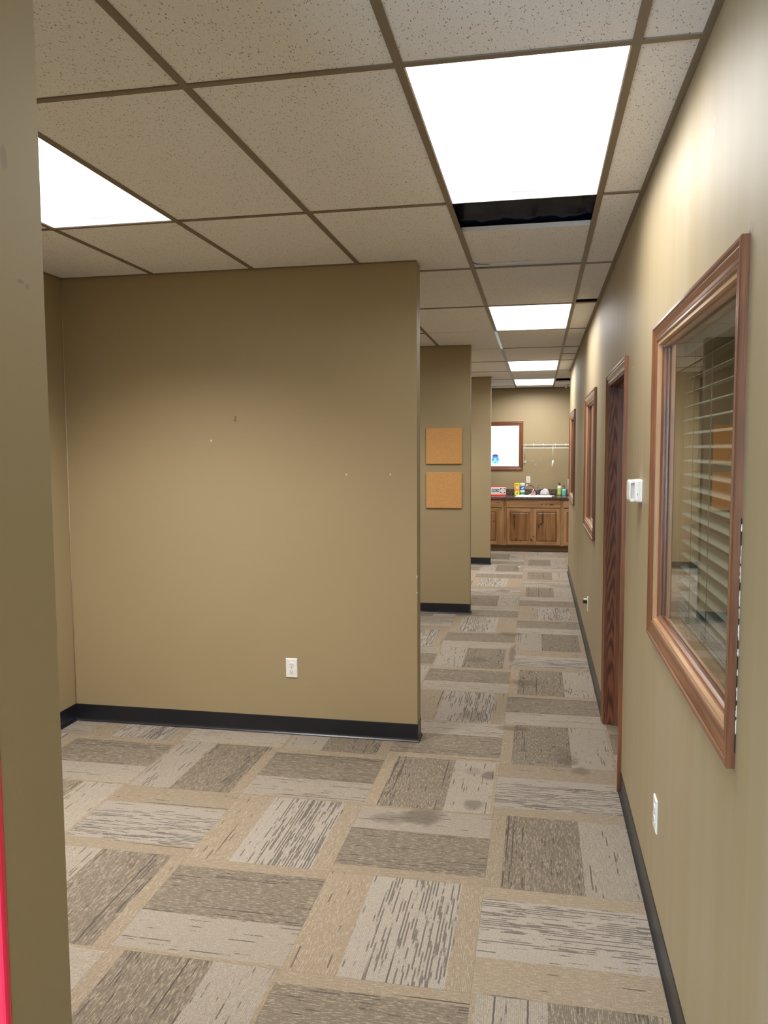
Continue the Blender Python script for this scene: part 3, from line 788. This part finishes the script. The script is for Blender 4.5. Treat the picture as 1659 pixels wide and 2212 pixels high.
# cork boards
cork = NT('cork'); cork.set(Roughness=.85); p = cork.pos()
cork.l(cork.mix(cork.ramp(cork.noise(p, 190, 4, .7), [(.35, 0.0), (.65, 1.0)]), (.50, .245, .075), (.68, .375, .14)), cork.b.inputs['Base Color']); cork.bump(cork.noise(p, 240, 3), .4, .002)
for (zc, lb) in ((1.696, 'upper of the two square cork tiles on the second partition'), (1.253, 'lower of the two square cork tiles on the second partition')):
    mb = MB(); mb.box(-1.105, -.747, 7.912, 7.9295, zc-.179, zc+.179)
    tag(mb.build('cork_board', cork.m, bev=.003, origin=(-.926, 7.93, zc)), lb, 'cork board', 'square cork boards')
# red board at the lower left
mb = MB(); mb.box(-1.15, -.6565, .8445, .8575, .002, 1.35)
tag(mb.build('red_board', simple('bright_red_plastic', (.95, .03, .085), .3, var=.02), bev=.004, origin=(-.9, .85, 0)), 'bright red panel at the lower left edge, standing against the near wall', 'panel')

# ------------------------------------------------------------------ glass block window on the far wall
def PEw(a, b, h): return (a, YE-h, b)
mb = MB(); mb.frame([(d*1.25, h) for d, h in CAS], -.925, -.322, 1.372, 2.052, PEw)
r4 = struct(mb.build('window_4', M['oak'], fix=False))
mb = MB()
nx, nz = 3, 4; gx0, gx1, gz0, gz1 = -.925, -.322, 1.372, 2.052
for i in range(nx):
    for k in range(nz):
        xa = gx0+(gx1-gx0)*i/nx; xb = gx0+(gx1-gx0)*(i+1)/nx; za = gz0+(gz1-gz0)*k/nz; zb = gz0+(gz1-gz0)*(k+1)/nz
        rows = []
        for ins, h in ((.002, -.0015), (.004, .003), (.014, .006), (.03, .007)):
            rows.append([(xa+ins, YE-.001-max(h, 0.0), za+ins), (xb-ins, YE-.001-max(h, 0.0), za+ins), (xb-ins, YE-.001-max(h, 0.0), zb-ins), (xa+ins, YE-.001-max(h, 0.0), zb-ins)])
        mb.grid(rows, closed_u=True, cap=True, smooth=False)
mb.build('glass_blocks', M['glassblock'], r4)
mb = MB(); mb.box(gx0, gx1, YE-.0012, YE-.0004, gz0, gz1); mb.build('mortar', emission('daylit_mortar', (.95, 1, 1), 1.3), r4, fix=False)
# suncatcher
sc1 = simple('violet_glass', (.05, .04, .22), .3, emis=(.10, .08, .42), es=.7); sc2 = simple('sky_blue_glass', (.04, .14, .30), .3, emis=(.12, .36, .72), es=.7); sc3 = simple('aqua_glass', (.08, .25, .30), .3, emis=(.30, .75, .92), es=.8)  # slight glow stands in for daylight coming through the glass
cx, cz = -.715, 1.50
t = thing('suncatcher', 'small blue and violet glass ornament hung low in the glass block window', 'suncatcher', (cx, YE-.02, cz))
def disc(mb, x, z, rx, rz, y0=YE-.02, y1=YE-.012, n=24, a0=0, a1=360):
    pts = [(x+rx*math.cos(math.radians(a0+(a1-a0)*k/n)), z+rz*math.sin(math.radians(a0+(a1-a0)*k/n))) for k in range(n+(0 if a1-a0 == 360 else 1))]
    mb.grid([[(a, y0, b) for a, b in pts], [(a, y1, b) for a, b in pts]], closed_u=True, cap=True, smooth=False)
mb = MB(); disc(mb, cx, cz-.015, .062, .064); mb.build('body', sc2, t)
mb = MB(); disc(mb, cx, cz+.014, .062, .062, a0=20, a1=160, y0=YE-.023); mb.build('cap', sc1, t)
for (dx, dz, rx, rz, mm) in ((0, -.02, .022, .032, sc3), (-.036, -.058, .029, .024, sc3), (.036, -.058, .029, .024, sc3), (-.034, -.005, .012, .016, sc2), (.036, -.005, .010, .016, sc2)):
    mb = MB(); disc(mb, cx+dx, cz+dz, rx, rz, y0=YE-.025, n=16); mb.build('glass_piece', mm, t)

# ------------------------------------------------------------------ kitchenette cabinets
YF = 12.98; CT0, CT1 = .847, .887
def panel_door(x0, x1, z0, z1, parent):
    mb = MB(); y = YF-.019; fr = .052
    mb.box(x0, x0+fr, y, YF-.0005, z0, z1, 'z'); mb.box(x1-fr, x1, y, YF-.0005, z0, z1, 'z')
    mb.box(x0+fr, x1-fr, y, YF-.0005, z0, z0+fr, 'x'); mb.box(x0+fr, x1-fr, y, YF-.0005, z1-fr, z1, 'x')
    d = mb.build('door', M['hickory'], parent, bev=.003)
    mb = MB(); o = random.random()*5
    a0, a1, b0, b1 = x0+fr-.002, x1-fr+.002, z0+fr-.002, z1-fr+.002
    L = [(0, YF-.006), (.004, YF-.006), (.028, YF-.017), (.031, YF-.0175)]
    for q_ in range(len(L)-1):
        (i_, ya), (k_, yb) = L[q_], L[q_+1]
        A_ = [(a0+i_, ya, b0+i_), (a1-i_, ya, b0+i_), (a1-i_, ya, b1-i_), (a0+i_, ya, b1-i_)]; B_ = [(a0+k_, yb, b0+k_), (a1-k_, yb, b0+k_), (a1-k_, yb, b1-k_), (a0+k_, yb, b1-k_)]
        for e in range(4):
            f_ = (e+1) % 4; pts = [A_[e], A_[f_], B_[f_], B_[e]]; mb.face(pts, [(p_[2]+o, p_[0]) for p_ in pts])
    k_, yb = L[-1]; pts = [(a0+k_, yb, b0+k_), (a1-k_, yb, b0+k_), (a1-k_, yb, b1-k_), (a0+k_, yb, b1-k_)]; mb.face(pts, [(p_[2]+o, p_[0]) for p_ in pts])
    mb.build('raised_panel', M['hickory_shaded'], d)
    return d
def cabinet(x0, x1, label, doors, drawers, rs=.032):
    t = thing('base_cabinet', label, 'cabinet', ((x0+x1)/2, (YF+YE)/2, 0), 'knotty wood base cabinets')
    mb = MB()
    mb.box(x0+.001, x0+.016, YF+.019, YE-.004, .10, CT0-.004, 'z'); mb.box(x1-.016, x1-.001, YF+.019, YE-.004, .10, CT0-.002, 'z'); mb.box(x0+.016, x1-.016, YF+.019, YE-.004, .10, .115, 'x')
    mb.box(x0+.016, x1-.016, YE-.012, YE-.004, .115, CT0-.002, 'x')
    mb.build('carcass', M['hickory'], t, fix=False)
    mb = MB(); y0_, y1_ = YF, YF+.019; s = .032
    mb.box(x0+.0005, x0+s, y0_, y1_, .10, CT0-.002, 'z'); mb.box(x1-rs, x1-.0005, y0_, y1_, .10, CT0-.004, 'z')
    for (za, zb) in ((.10, .125), (.69, .725), (.832, CT0-.004)): mb.box(x0+s, x1-rs, y0_, y1_, za, zb, 'x')
    if len(doors) > 1: mb.box((x0+x1)/2-.018, (x0+x1)/2+.018, y0_, y1_, .125, .69, 'z')
    mb.build('face_frame', M['hickory'], t, fix=False)
    mb = MB(); mb.box(x0, x1, YF+.055, YF+.07, .001, .10, 'x'); mb.build('toe_kick', simple('dark_toe_kick', (.19, .12, .055), .6), t)
    for (a, b) in doors: panel_door(a, b, .115, .70, t)
    for (a, b) in drawers:
        mb = MB(); mb.box(a, b, YF-.019, YF-.0005, .716, .836, 'x'); mb.build('drawer_front', M['hickory'], t, bev=.006, seg=3)
    return t
cabinet(-.528, .382, 'wide knotty wood sink cabinet with two doors at the end of the hallway', [(-.500, -.0765), (-.0725, .355)], [(-.503, .355)])
cabinet(-.985, -.530, 'knotty wood cabinet left of the sink cabinet, half hidden by the third partition', [(-.955, -.612)], [(-.955, -.565)], .095)
cabinet(.384, .84, 'knotty wood cabinet right of the sink cabinet, mostly hidden by the hallway wall', [(.405, .81)], [(.405, .81)])

# counter top with a hole for the sink
gran = NT('dark_speckled_laminate'); gran.set(Roughness=.16); p = gran.pos()
gran.l(gran.ramp(gran.noise(p, 60, 5, .7, .5), [(.36, (.035, .018, .015)), (.52, (.12, .075, .06)), (.68, (.34, .26, .22))]), gran.b.inputs['Base Color'])
SKX0, SKX1, SKY0, SKY1 = -.34, .20, 13.03, 13.41
mb = MB(); cy0, cy1 = YF-.032, YE-.0005; cx0, cx1 = -.985, .845
mb.box(cx0, SKX0, cy0, cy1, CT0, CT1, off=0); mb.box(SKX1, cx1, cy0, cy1, CT0, CT1, off=0); mb.box(SKX0, SKX1, cy0, SKY0, CT0, CT1, off=0); mb.box(SKX0, SKX1, SKY1, cy1, CT0, CT1, off=0)
ct = tag(mb.build('countertop', gran.m, bev=.003, origin=(-.07, 13.25, CT0)), 'dark speckled countertop with rounded front edge over the knotty wood cabinets', 'countertop')
mb = MB(); mb.box(cx0, cx1, YE-.019, YE-.0005, CT1+.0003, CT1+.10); mb.build('backsplash', gran.m, ct, bev=.004)
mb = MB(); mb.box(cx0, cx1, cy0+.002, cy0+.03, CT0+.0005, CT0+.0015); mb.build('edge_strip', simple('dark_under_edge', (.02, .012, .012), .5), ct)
# sink
sinkw = simple('white_enamel_sink', (.80, .79, .76), .2, coat=.4)
t = thing('sink', 'shallow white drop-in sink set into the dark countertop', 'sink', (-.07, 13.235, CT1))
mb = MB()
def loop(x0, x1, y0, y1, r, z, n=4):
    pts = []
    for (cx_, cy_, a_) in ((x1-r, y1-r, 0), (x0+r, y1-r, 90), (x0+r, y0+r, 180), (x1-r, y0+r, 270)):
        for k in range(n+1):
            an = math.radians(a_+90*k/n); pts.append((cx_+r*math.cos(an), cy_+r*math.sin(an), z))
    return pts
mb.grid([loop(SKX0-.022, SKX1+.022, SKY0-.02, SKY1+.02, .04, CT1+.0005), loop(SKX0-.02, SKX1+.02, SKY0-.018, SKY1+.018, .04, CT1+.010), loop(SKX0+.006, SKX1-.006, SKY0+.006, SKY1-.006, .04, CT1+.010),
         loop(SKX0+.012, SKX1-.012, SKY0+.012, SKY1-.012, .04, CT1), loop(SKX0+.03, SKX1-.03, SKY0+.03, SKY1-.03, .05, CT1-.15), loop(SKX0+.10, SKX1-.10, SKY0+.10, SKY1-.10, .05, CT1-.16)], closed_u=True, cap=False)
mb.face(loop(SKX0+.10, SKX1-.10, SKY0+.10, SKY1-.10, .05, CT1-.16))
mb.build('basin', sinkw, t)
mb = MB(); mb.lathe([(.03, 0), (.033, .004), (.02, .005), (.012, .002)], (-.07, 13.235, CT1-.1595), 20); mb.build('drain', simple('steel', (.6, .6, .6), .25, 1), t)
# faucet
chrome = simple('chrome', (.75, .75, .74), .12, 1)
t = thing('faucet', 'chrome single-lever faucet with dark body behind the white sink', 'faucet', (.0, 13.49, CT1))
mb = MB(); mb.lathe([(.03, 0), (.03, .008), (.022, .014), (.022, .075), (.018, .085)], (.0, 13.49, CT1+.0005), 20); mb.build('body', simple('dark_chrome', (.16, .16, .17), .15, 1), t)
mb = MB(); mb.tube([(.0, 13.49, CT1+.06), (-.03, 13.45, CT1+.10), (-.06, 13.40, CT1+.115), (-.075, 13.36, CT1+.105), (-.08, 13.345, CT1+.085)], [.014, .014, .013, .013, .012], 12); mb.build('spout', chrome, t)
mb = MB(); mb.tube([(.0, 13.49, CT1+.085), (.0, 13.49, CT1+.115), (.012, 13.46, CT1+.15), (.018, 13.44, CT1+.165)], [.014, .010, .009, .012], 10); mb.build('lever', chrome, t)
# long thin side tap / sprayer wand
t = thing('drinking_tap', 'thin bent metal tap with a pale tip, left of the chrome faucet', 'tap', (-.06, 13.50, CT1))
mb = MB(); mb.tube([(-.06, 13.50, CT1+.0005), (-.06, 13.50, CT1+.10), (-.085, 13.49, CT1+.155), (-.13, 13.47, CT1+.17), (-.175, 13.45, CT1+.168)], .005, 8); mb.build('neck', simple('dull_bronze', (.12, .09, .06), .35, .8), t)
mb = MB(); mb.lathe([(.006, -.014), (.013, -.010), (.015, 0), (.013, .010), (.006, .014)], (-.183, 13.445, CT1+.168), 14, 'x'); mb.build('tip', ivory, t)

# crumpled cloths
def crumple(name, label, cat, cx, cy, sx, sy, sz, mat, seed, slump=.5, zb=CT1+.0105):
    rg = random.Random(seed); mb = MB(); n, mth = 26, 12; rows = []
    ph = [rg.uniform(0, 6.28) for _ in range(8)]
    for i in range(mth+1):
        t_ = i/mth; el = (PI/2)*(1-t_)
        row = []
        for k in range(n):
            a = 2*PI*k/n
            wv = 1+.16*math.sin(3*a+ph[0])+.10*math.sin(5*a+ph[1]+t_*4)+.07*math.sin(9*a+ph[2]-t_*7)+.05*math.sin(14*a+ph[3]+t_*9)
            rad = math.cos(el)**slump if t_ > 0 else 0
            zz = max(0, math.sin(el)*(1+.18*math.sin(2*a+ph[4])+.12*math.sin(6*a+ph[5]+t_*5)))
            row.append((cx+sx*rad*wv*math.cos(a), cy+sy*rad*wv*math.sin(a), zb+sz*zz))
        rows.append(row)
    mb.grid(rows[::-1], closed_u=True, cap=False, smooth=True)
    mb.face(rows[-1][::-1])
    o = mb.build(name, mat, origin=(cx, cy, zb))
    return tag(o, label, cat)
pinkc = simple('pink_cloth', (.80, .42, .42), .9); greyc = simple('white_grey_cloth', (.72, .68, .70), .9); whitec = simple('white_paper', (.80, .77, .74), .8)
crumple('dish_cloth', 'pink crumpled cloth peak beneath the faucet spout', 'cloth', -.075, 13.405, .034, .02, .078, pinkc, 2, .9)
crumple('plastic_bag', 'crumpled pale grey bag on the counter right of the faucet', 'bag', .115, 13.50, .075, .035, .085, greyc, 5, .35)
crumple('paper_sheet', 'flat crumpled white paper lying over the right side of the sink rim', 'paper', .05, 13.08, .19, .028, .012, whitec, 8, .3)
crumple('sponge_cloth', 'small crumpled pale cloth on the counter just behind the sink front, left side', 'cloth', -.10, 13.50, .05, .02, .012, whitec, 11, .3)
t = thing('wire_rack', 'small black and chrome dish brush stand right of the crumpled bag', 'stand', (.235, 13.51, CT1))
mb = MB(); mb.lathe([(.03, 0), (.03, .006), (.004, .010), (.004, .04)], (.235, 13.51, CT1+.0005), 16); mb.build('base', simple('black_plastic', (.02, .02, .02), .4), t)
mb = MB()
for k in range(3): mb.tube([(.215+.02*k, 13.51, CT1+.008), (.208+.026*k, 13.505, CT1+.05), (.22+.02*k, 13.50, CT1+.085), (.228+.018*k, 13.50, CT1+.06)], .003, 6)
mb.build('wires', chrome, t)

# CLOSED sign
def text_mesh(s, size, P, name, mat, parent, sx=1.0, bold=0.0):
    cu = bpy.data.curves.new(name, 'FONT'); cu.body = s; cu.size = size; cu.align_x = 'CENTER'; cu.align_y = 'CENTER'; cu.extrude = .0006; cu.offset = bold
    o = bpy.data.objects.new(name, cu); C.objects.link(o)
    bpy.context.view_layer.update()
    me = bpy.data.meshes.new_from_object(o.evaluated_get(bpy.context.evaluated_depsgraph_get()))
    bpy.data.objects.remove(o)
    org = Vector(parent['_org'])
    for v in me.vertices: v.co = Vector(P(v.co.x*sx, v.co.y, v.co.z))-org
    me.materials.clear(); me.materials.append(mat)
    ob = bpy.data.objects.new(name, me); C.objects.link(ob); ob.parent = parent; ob['_org'] = list(org)
    return ob
sy_ = 13.27
redp = simple('red_card', (.72, .06, .05), .4); blackp = simple('black_ink', (.012, .012, .012), .5); whitep = simple('white_card', (.86, .85, .83), .4); greyp = simple('grey_ink', (.45, .45, .45), .6)
t = thing('closed_sign', 'white CLOSED sign with clock dial and red border, at the left end of the counter', 'sign', (-.64, sy_, CT1))
mb = MB(); mb.box(-.765, -.523, sy_+.004, sy_+.008, CT1+.002, CT1+.163); mb.build('red_backing', redp, t, bev=.001)
mb = MB(); mb.box(-.768, -.520, sy_, sy_+.0035, CT1+.022, CT1+.146); mb.build('card', whitep, t, bev=.001)
mb = MB(); mb.box(-.768, -.522, sy_-.03, sy_+.03, CT1+.0006, CT1+.0035); mb.build('foot', redp, t)
text_mesh('CLOSED', .056, lambda x, y, z: (-.692+x, sy_-.0012-z, CT1+.090+y), 'closed_lettering', blackp, t, .62, .0012)
mb = MB(); mb.box(-.755, -.625, sy_-.0008, sy_+.0002, CT1+.052, CT1+.056); mb.build('small_text_line', greyp, t)
mb = MB(); mb.box(-.613, -.531, sy_-.0008, sy_+.0002, CT1+.045, CT1+.129); mb.build('clock_square', blackp, t)
mb = MB(); mb.lathe([(.039, 0), (.039, -.0012)], (-.572, sy_-.0009, CT1+.087), 32, 'y'); mb.build('clock_dial', whitep, t)
mb = MB(); mb.box(-.573, -.542, sy_-.0032, sy_-.0023, CT1+.085, CT1+.090); mb.box(-.5735, -.570, sy_-.0032, sy_-.0023, CT1+.085, CT1+.106); mb.build('clock_hands', redp, t)

# yellow packet, wipes canister
yel = simple('yellow_print', (.85, .74, .05), .35); ora = simple('orange_print', (.90, .33, .08), .35); blu = simple('blue_print', (.05, .20, .62), .35); grn = simple('green_print', (.03, .30, .17), .35)
lgt = simple('yellow_green_print', (.72, .72, .12), .35)
t = thing('product_box', 'tall yellow and orange printed box on the counter, left of the wipes canister', 'box', (-.345, 13.46, CT1))
x0, x1, y0, y1 = -.387, -.303, 13.43, 13.49
mb = MB(); mb.box(x0, x1, y0, y1, CT1+.0005, CT1+.205); mb.build('carton', yel, t, bev=.003)
mb = MB(); mb.box(x0+.004, x1-.004, y0-.0012, y0-.0002, CT1+.075, CT1+.150); mb.build('orange_panel', ora, t)
mb = MB(); mb.lathe([(.022, 0), (.022, -.0012), (.010, -.0014)], ((x0+x1)/2, y0-.0014, CT1+.118), 24, 'y'); mb.build('round_emblem', simple('peach_print', (.88, .62, .48), .4), t)
mb = MB(); mb.box(x0+.004, x1-.004, y0-.0012, y0-.0002, CT1+.008, CT1+.060); mb.build('lower_panel', lgt, t)
mb = MB(); mb.lathe([(.008, 0), (.008, -.0012)], ((x0+x1)/2+.006, y0-.0014, CT1+.038), 12, 'y'); mb.build('printed_dot', blackp, t)
mb = MB(); mb.box(x0+.012, x1-.02, y0-.0012, y0-.0002, CT1+.170, CT1+.186); mb.build('printed_heading', simple('olive_ink', (.25, .2, .02), .5), t)
t = thing('wipes_canister', 'white cleaning wipes canister with blue and green label on the counter', 'canister', (-.255, 13.47, CT1))
mb = MB(); r = .042; cc = (-.257, 13.47, CT1+.0005)
mb.lathe([(r-.002, 0), (r, .003), (r, .165), (r-.002, .168)], cc, 32); mb.build('tub', whitep, t)
mb = MB(); mb.lathe([(r+.001, .170), (r+.001, .195), (r-.006, .203), (r-.02, .205)], cc, 32); mb.build('lid', simple('white_lid', (.85, .85, .86), .3), t)
mb = MB(); mb.lathe([(r+.0007, .090), (r+.0007, .160)], cc, 32, cap=False); mb.build('blue_label', blu, t)
mb = MB(); mb.lathe([(r+.0007, .018), (r+.0007, .055)], cc, 32, cap=False); mb.build('green_label', grn, t)
mb = MB()
for k in range(3): mb.lathe([(.012-.002*k, 0), (.012-.002*k, -.001)], (-.262+.014*k, 13.47-r-.0012, CT1+.118+.006*k), 16, 'y')
mb.build('label_lettering', whitep, t)

# soap bottles
def bottle(name, label, x, y, r, h, neckh, liquid, labelm, lz, white_top=None):
    t = thing(name, label, 'bottle', (x, y, CT1), 'soap bottles')
    mb = MB(); mb.lathe([(r-.003, 0), (r, .004), (r, h-.012), (r-.004, h-.003), (r*.45, h+.004), (r*.42, h+.012)], (x, y, CT1+.0005), 28); mb.build('bottle_body', liquid, t)
    mb = MB(); mb.lathe([(r+.0006, lz[0]), (r+.0006, lz[1])], (x, y, CT1+.0005), 28, cap=False); mb.build('label_band', labelm, t)
    if white_top:
        mb = MB(); mb.lathe([(r+.0008, h-.045), (r+.0008, h-.012), (r-.003, h-.0025)], (x, y, CT1+.0005), 28, cap=False); mb.build('shoulder', white_top, t)
    mb = MB(); mb.lathe([(r*.5, h+.006), (r*.5, h+.020), (.005, h+.022), (.005, h+neckh-.012), (.011, h+neckh-.010), (.011, h+neckh)], (x, y, CT1+.0005), 16)
    mb.tube([(x, y, CT1+h+neckh-.006), (x-.018, y-.012, CT1+h+neckh-.006), (x-.026, y-.018, CT1+h+neckh-.013)], .004, 8)
    mb.build('pump', simple('black_pump', (.015, .015, .015), .35), t)
bottle('soap_bottle', 'tall green soap bottle with white shoulder and black pump on the counter', .365-.015, 13.46, .034, .165, .045, simple('green_soap', (.42, .55, .12), .25), simple('lime_label', (.50, .66, .16), .4), (.02, .11), whitep)
bottle('soap_bottle', 'shorter turquoise soap bottle with black pump, right of the green bottle', .425, 13.42, .034, .108, .06, simple('turquoise_soap', (.35, .62, .58), .25), simple('teal_label', (.12, .58, .55), .4), (.015, .085))
# paper towels on holder
t = thing('paper_towel_holder', 'white paper towel roll on an upright holder at the right end of the counter', 'paper towels', (.545, 13.46, CT1))
mb = MB(); mb.lathe([(.075, 0), (.075, .008), (.02, .011)], (.545, 13.46, CT1+.0005), 28); mb.build('base', slot, t)
mb = MB(); mb.lathe([(.02, .012), (.058, .012), (.060, .02), (.060, .27), (.058, .277), (.02, .277)], (.545, 13.46, CT1+.0005), 32, cap=False); mb.build('paper_roll', simple('white_paper_towel', (.85, .84, .82), .85), t)
mb = MB(); mb.tube([(.545, 13.46, CT1+.01), (.545, 13.46, CT1+.34)], .004, 8); mb.tube([(.475, 13.46, CT1+.335), (.61, 13.46, CT1+.335)], .004, 8); mb.tube([(.475, 13.46, CT1+.335), (.475, 13.46, CT1+.29)], .003, 6); mb.tube([(.61, 13.46, CT1+.335), (.61, 13.46, CT1+.29)], .003, 6)
mb.build('holder_wire', simple('grey_wire', (.35, .33, .3), .4, .5), t)

# wire shelf
wsm = simple('white_coated_wire', (.85, .84, .80), .35)
t = thing('wire_shelf', 'white coated wire shelf with thin uprights mounted on the far wall above the counter', 'shelf', (.3, 13.45, 1.71))
sx0, sx1, sy0, sy1, sz = -.243, 1.15, 13.30, YE-.012, 1.722
mb = MB(); mb.tube([(sx0, sy0, sz), (sx1, sy0, sz)], .0085, 10); mb.build('front_rail', wsm, t)
mb = MB(); mb.tube([(sx0, sy0, sz-.048), (sx1, sy0, sz-.048)], .0045, 8); mb.build('lower_front_rail', wsm, t)
mb = MB(); mb.tube([(sx0, sy1, sz), (sx1, sy1, sz)], .0045, 8); mb.build('back_rail', wsm, t)
mb = MB(); x = sx0+.02
while x < sx1: mb.tube([(x, sy1, sz+.003), (x, sy0, sz+.003), (x, sy0-.004, sz-.046)] if False else [(x, sy1, sz+.0045), (x, sy0, sz+.0045)], .0018, 6); x += .028
mb.build('cross_wires', wsm, t)
for x in (-.20, -.078, .08, .27, .44, .62): 
    mb = MB(); mb.tube([(x, sy0, sz+.004), (x, sy0, sz+.024)], .0055, 8); mb.tube([(x, sy0, sz-.048), (x, sy0, sz)], .002, 6); mb.build('clip', wsm, t)
for x in (-.222, .80):
    mb = MB(); mb.tube([(x, sy0+.005, sz-.006), (x, YE-.012, 1.445)], .0065, 8); br = mb.build('brace', wsm, t)
    mb = MB(); mb.box(x-.016, x+.016, YE-.014, YE-.0005, 1.425, 1.462); mb.build('brace_foot', wsm, br, bev=.003)
# hanging handset
t = thing('hanging_remote', 'small white plastic device hanging on a cord from the wire shelf', 'device', (.25, 13.29, 1.45))
mb = MB(); mb.tube([(.236, sy0-.011, sz-.01), (.236, sy0-.011, 1.475)], .003, 6); mb.build('cord', ivory, t)
mb = MB(); mb.tube([(.236, 13.289, 1.478), (.236, 13.289, 1.46), (.233, 13.289, 1.42), (.228, 13.289, 1.385), (.226, 13.289, 1.365)], [.006, .016, .018, .014, .008], 14); mb.build('casing', white, t)
mb = MB(); mb.box(.217, .225, 13.268, 13.275, 1.41, 1.44); mb.build('button_strip', greyp, t)
# wall anchors on the far wall
anc = simple('pale_wall_anchor', (.85, .78, .62), .5)
for k, (x, z, lb) in enumerate(((-.04, 1.405, 'small pale wall anchor under the wire shelf, left of the hanging device'), (.185, 1.405, 'small pale wall anchor right beside the hanging device'), (.045, 1.50, 'small pale wall anchor high under the wire shelf'), (-.09, 1.47, 'small pale wall anchor below the left part of the wire shelf'))):
    mb = MB(); r = (.0075, .0055, .006, .006)[k]; mb.lathe([(r, 0), (r, -.002), (r*.5, -.003)], (x, YE-.0005, z), 12, 'y')
    tag(mb.build('wall_anchor', anc, origin=(x, YE, z)), lb, 'wall anchor', 'pale wall anchors')
# litter on the carpet
mb = MB(); mb.box(-.262, -.228, 11.20, 11.23, .001, .009); mb.box(-.252, -.232, 11.195, 11.202, .001, .02)
tag(mb.build('paper_scrap', whitec, bev=.002, origin=(-.245, 11.215, 0)), 'small pale scrap lying on the carpet far down the hallway', 'scrap')

for o in bpy.data.objects:
    if '_org' in o: del o['_org']
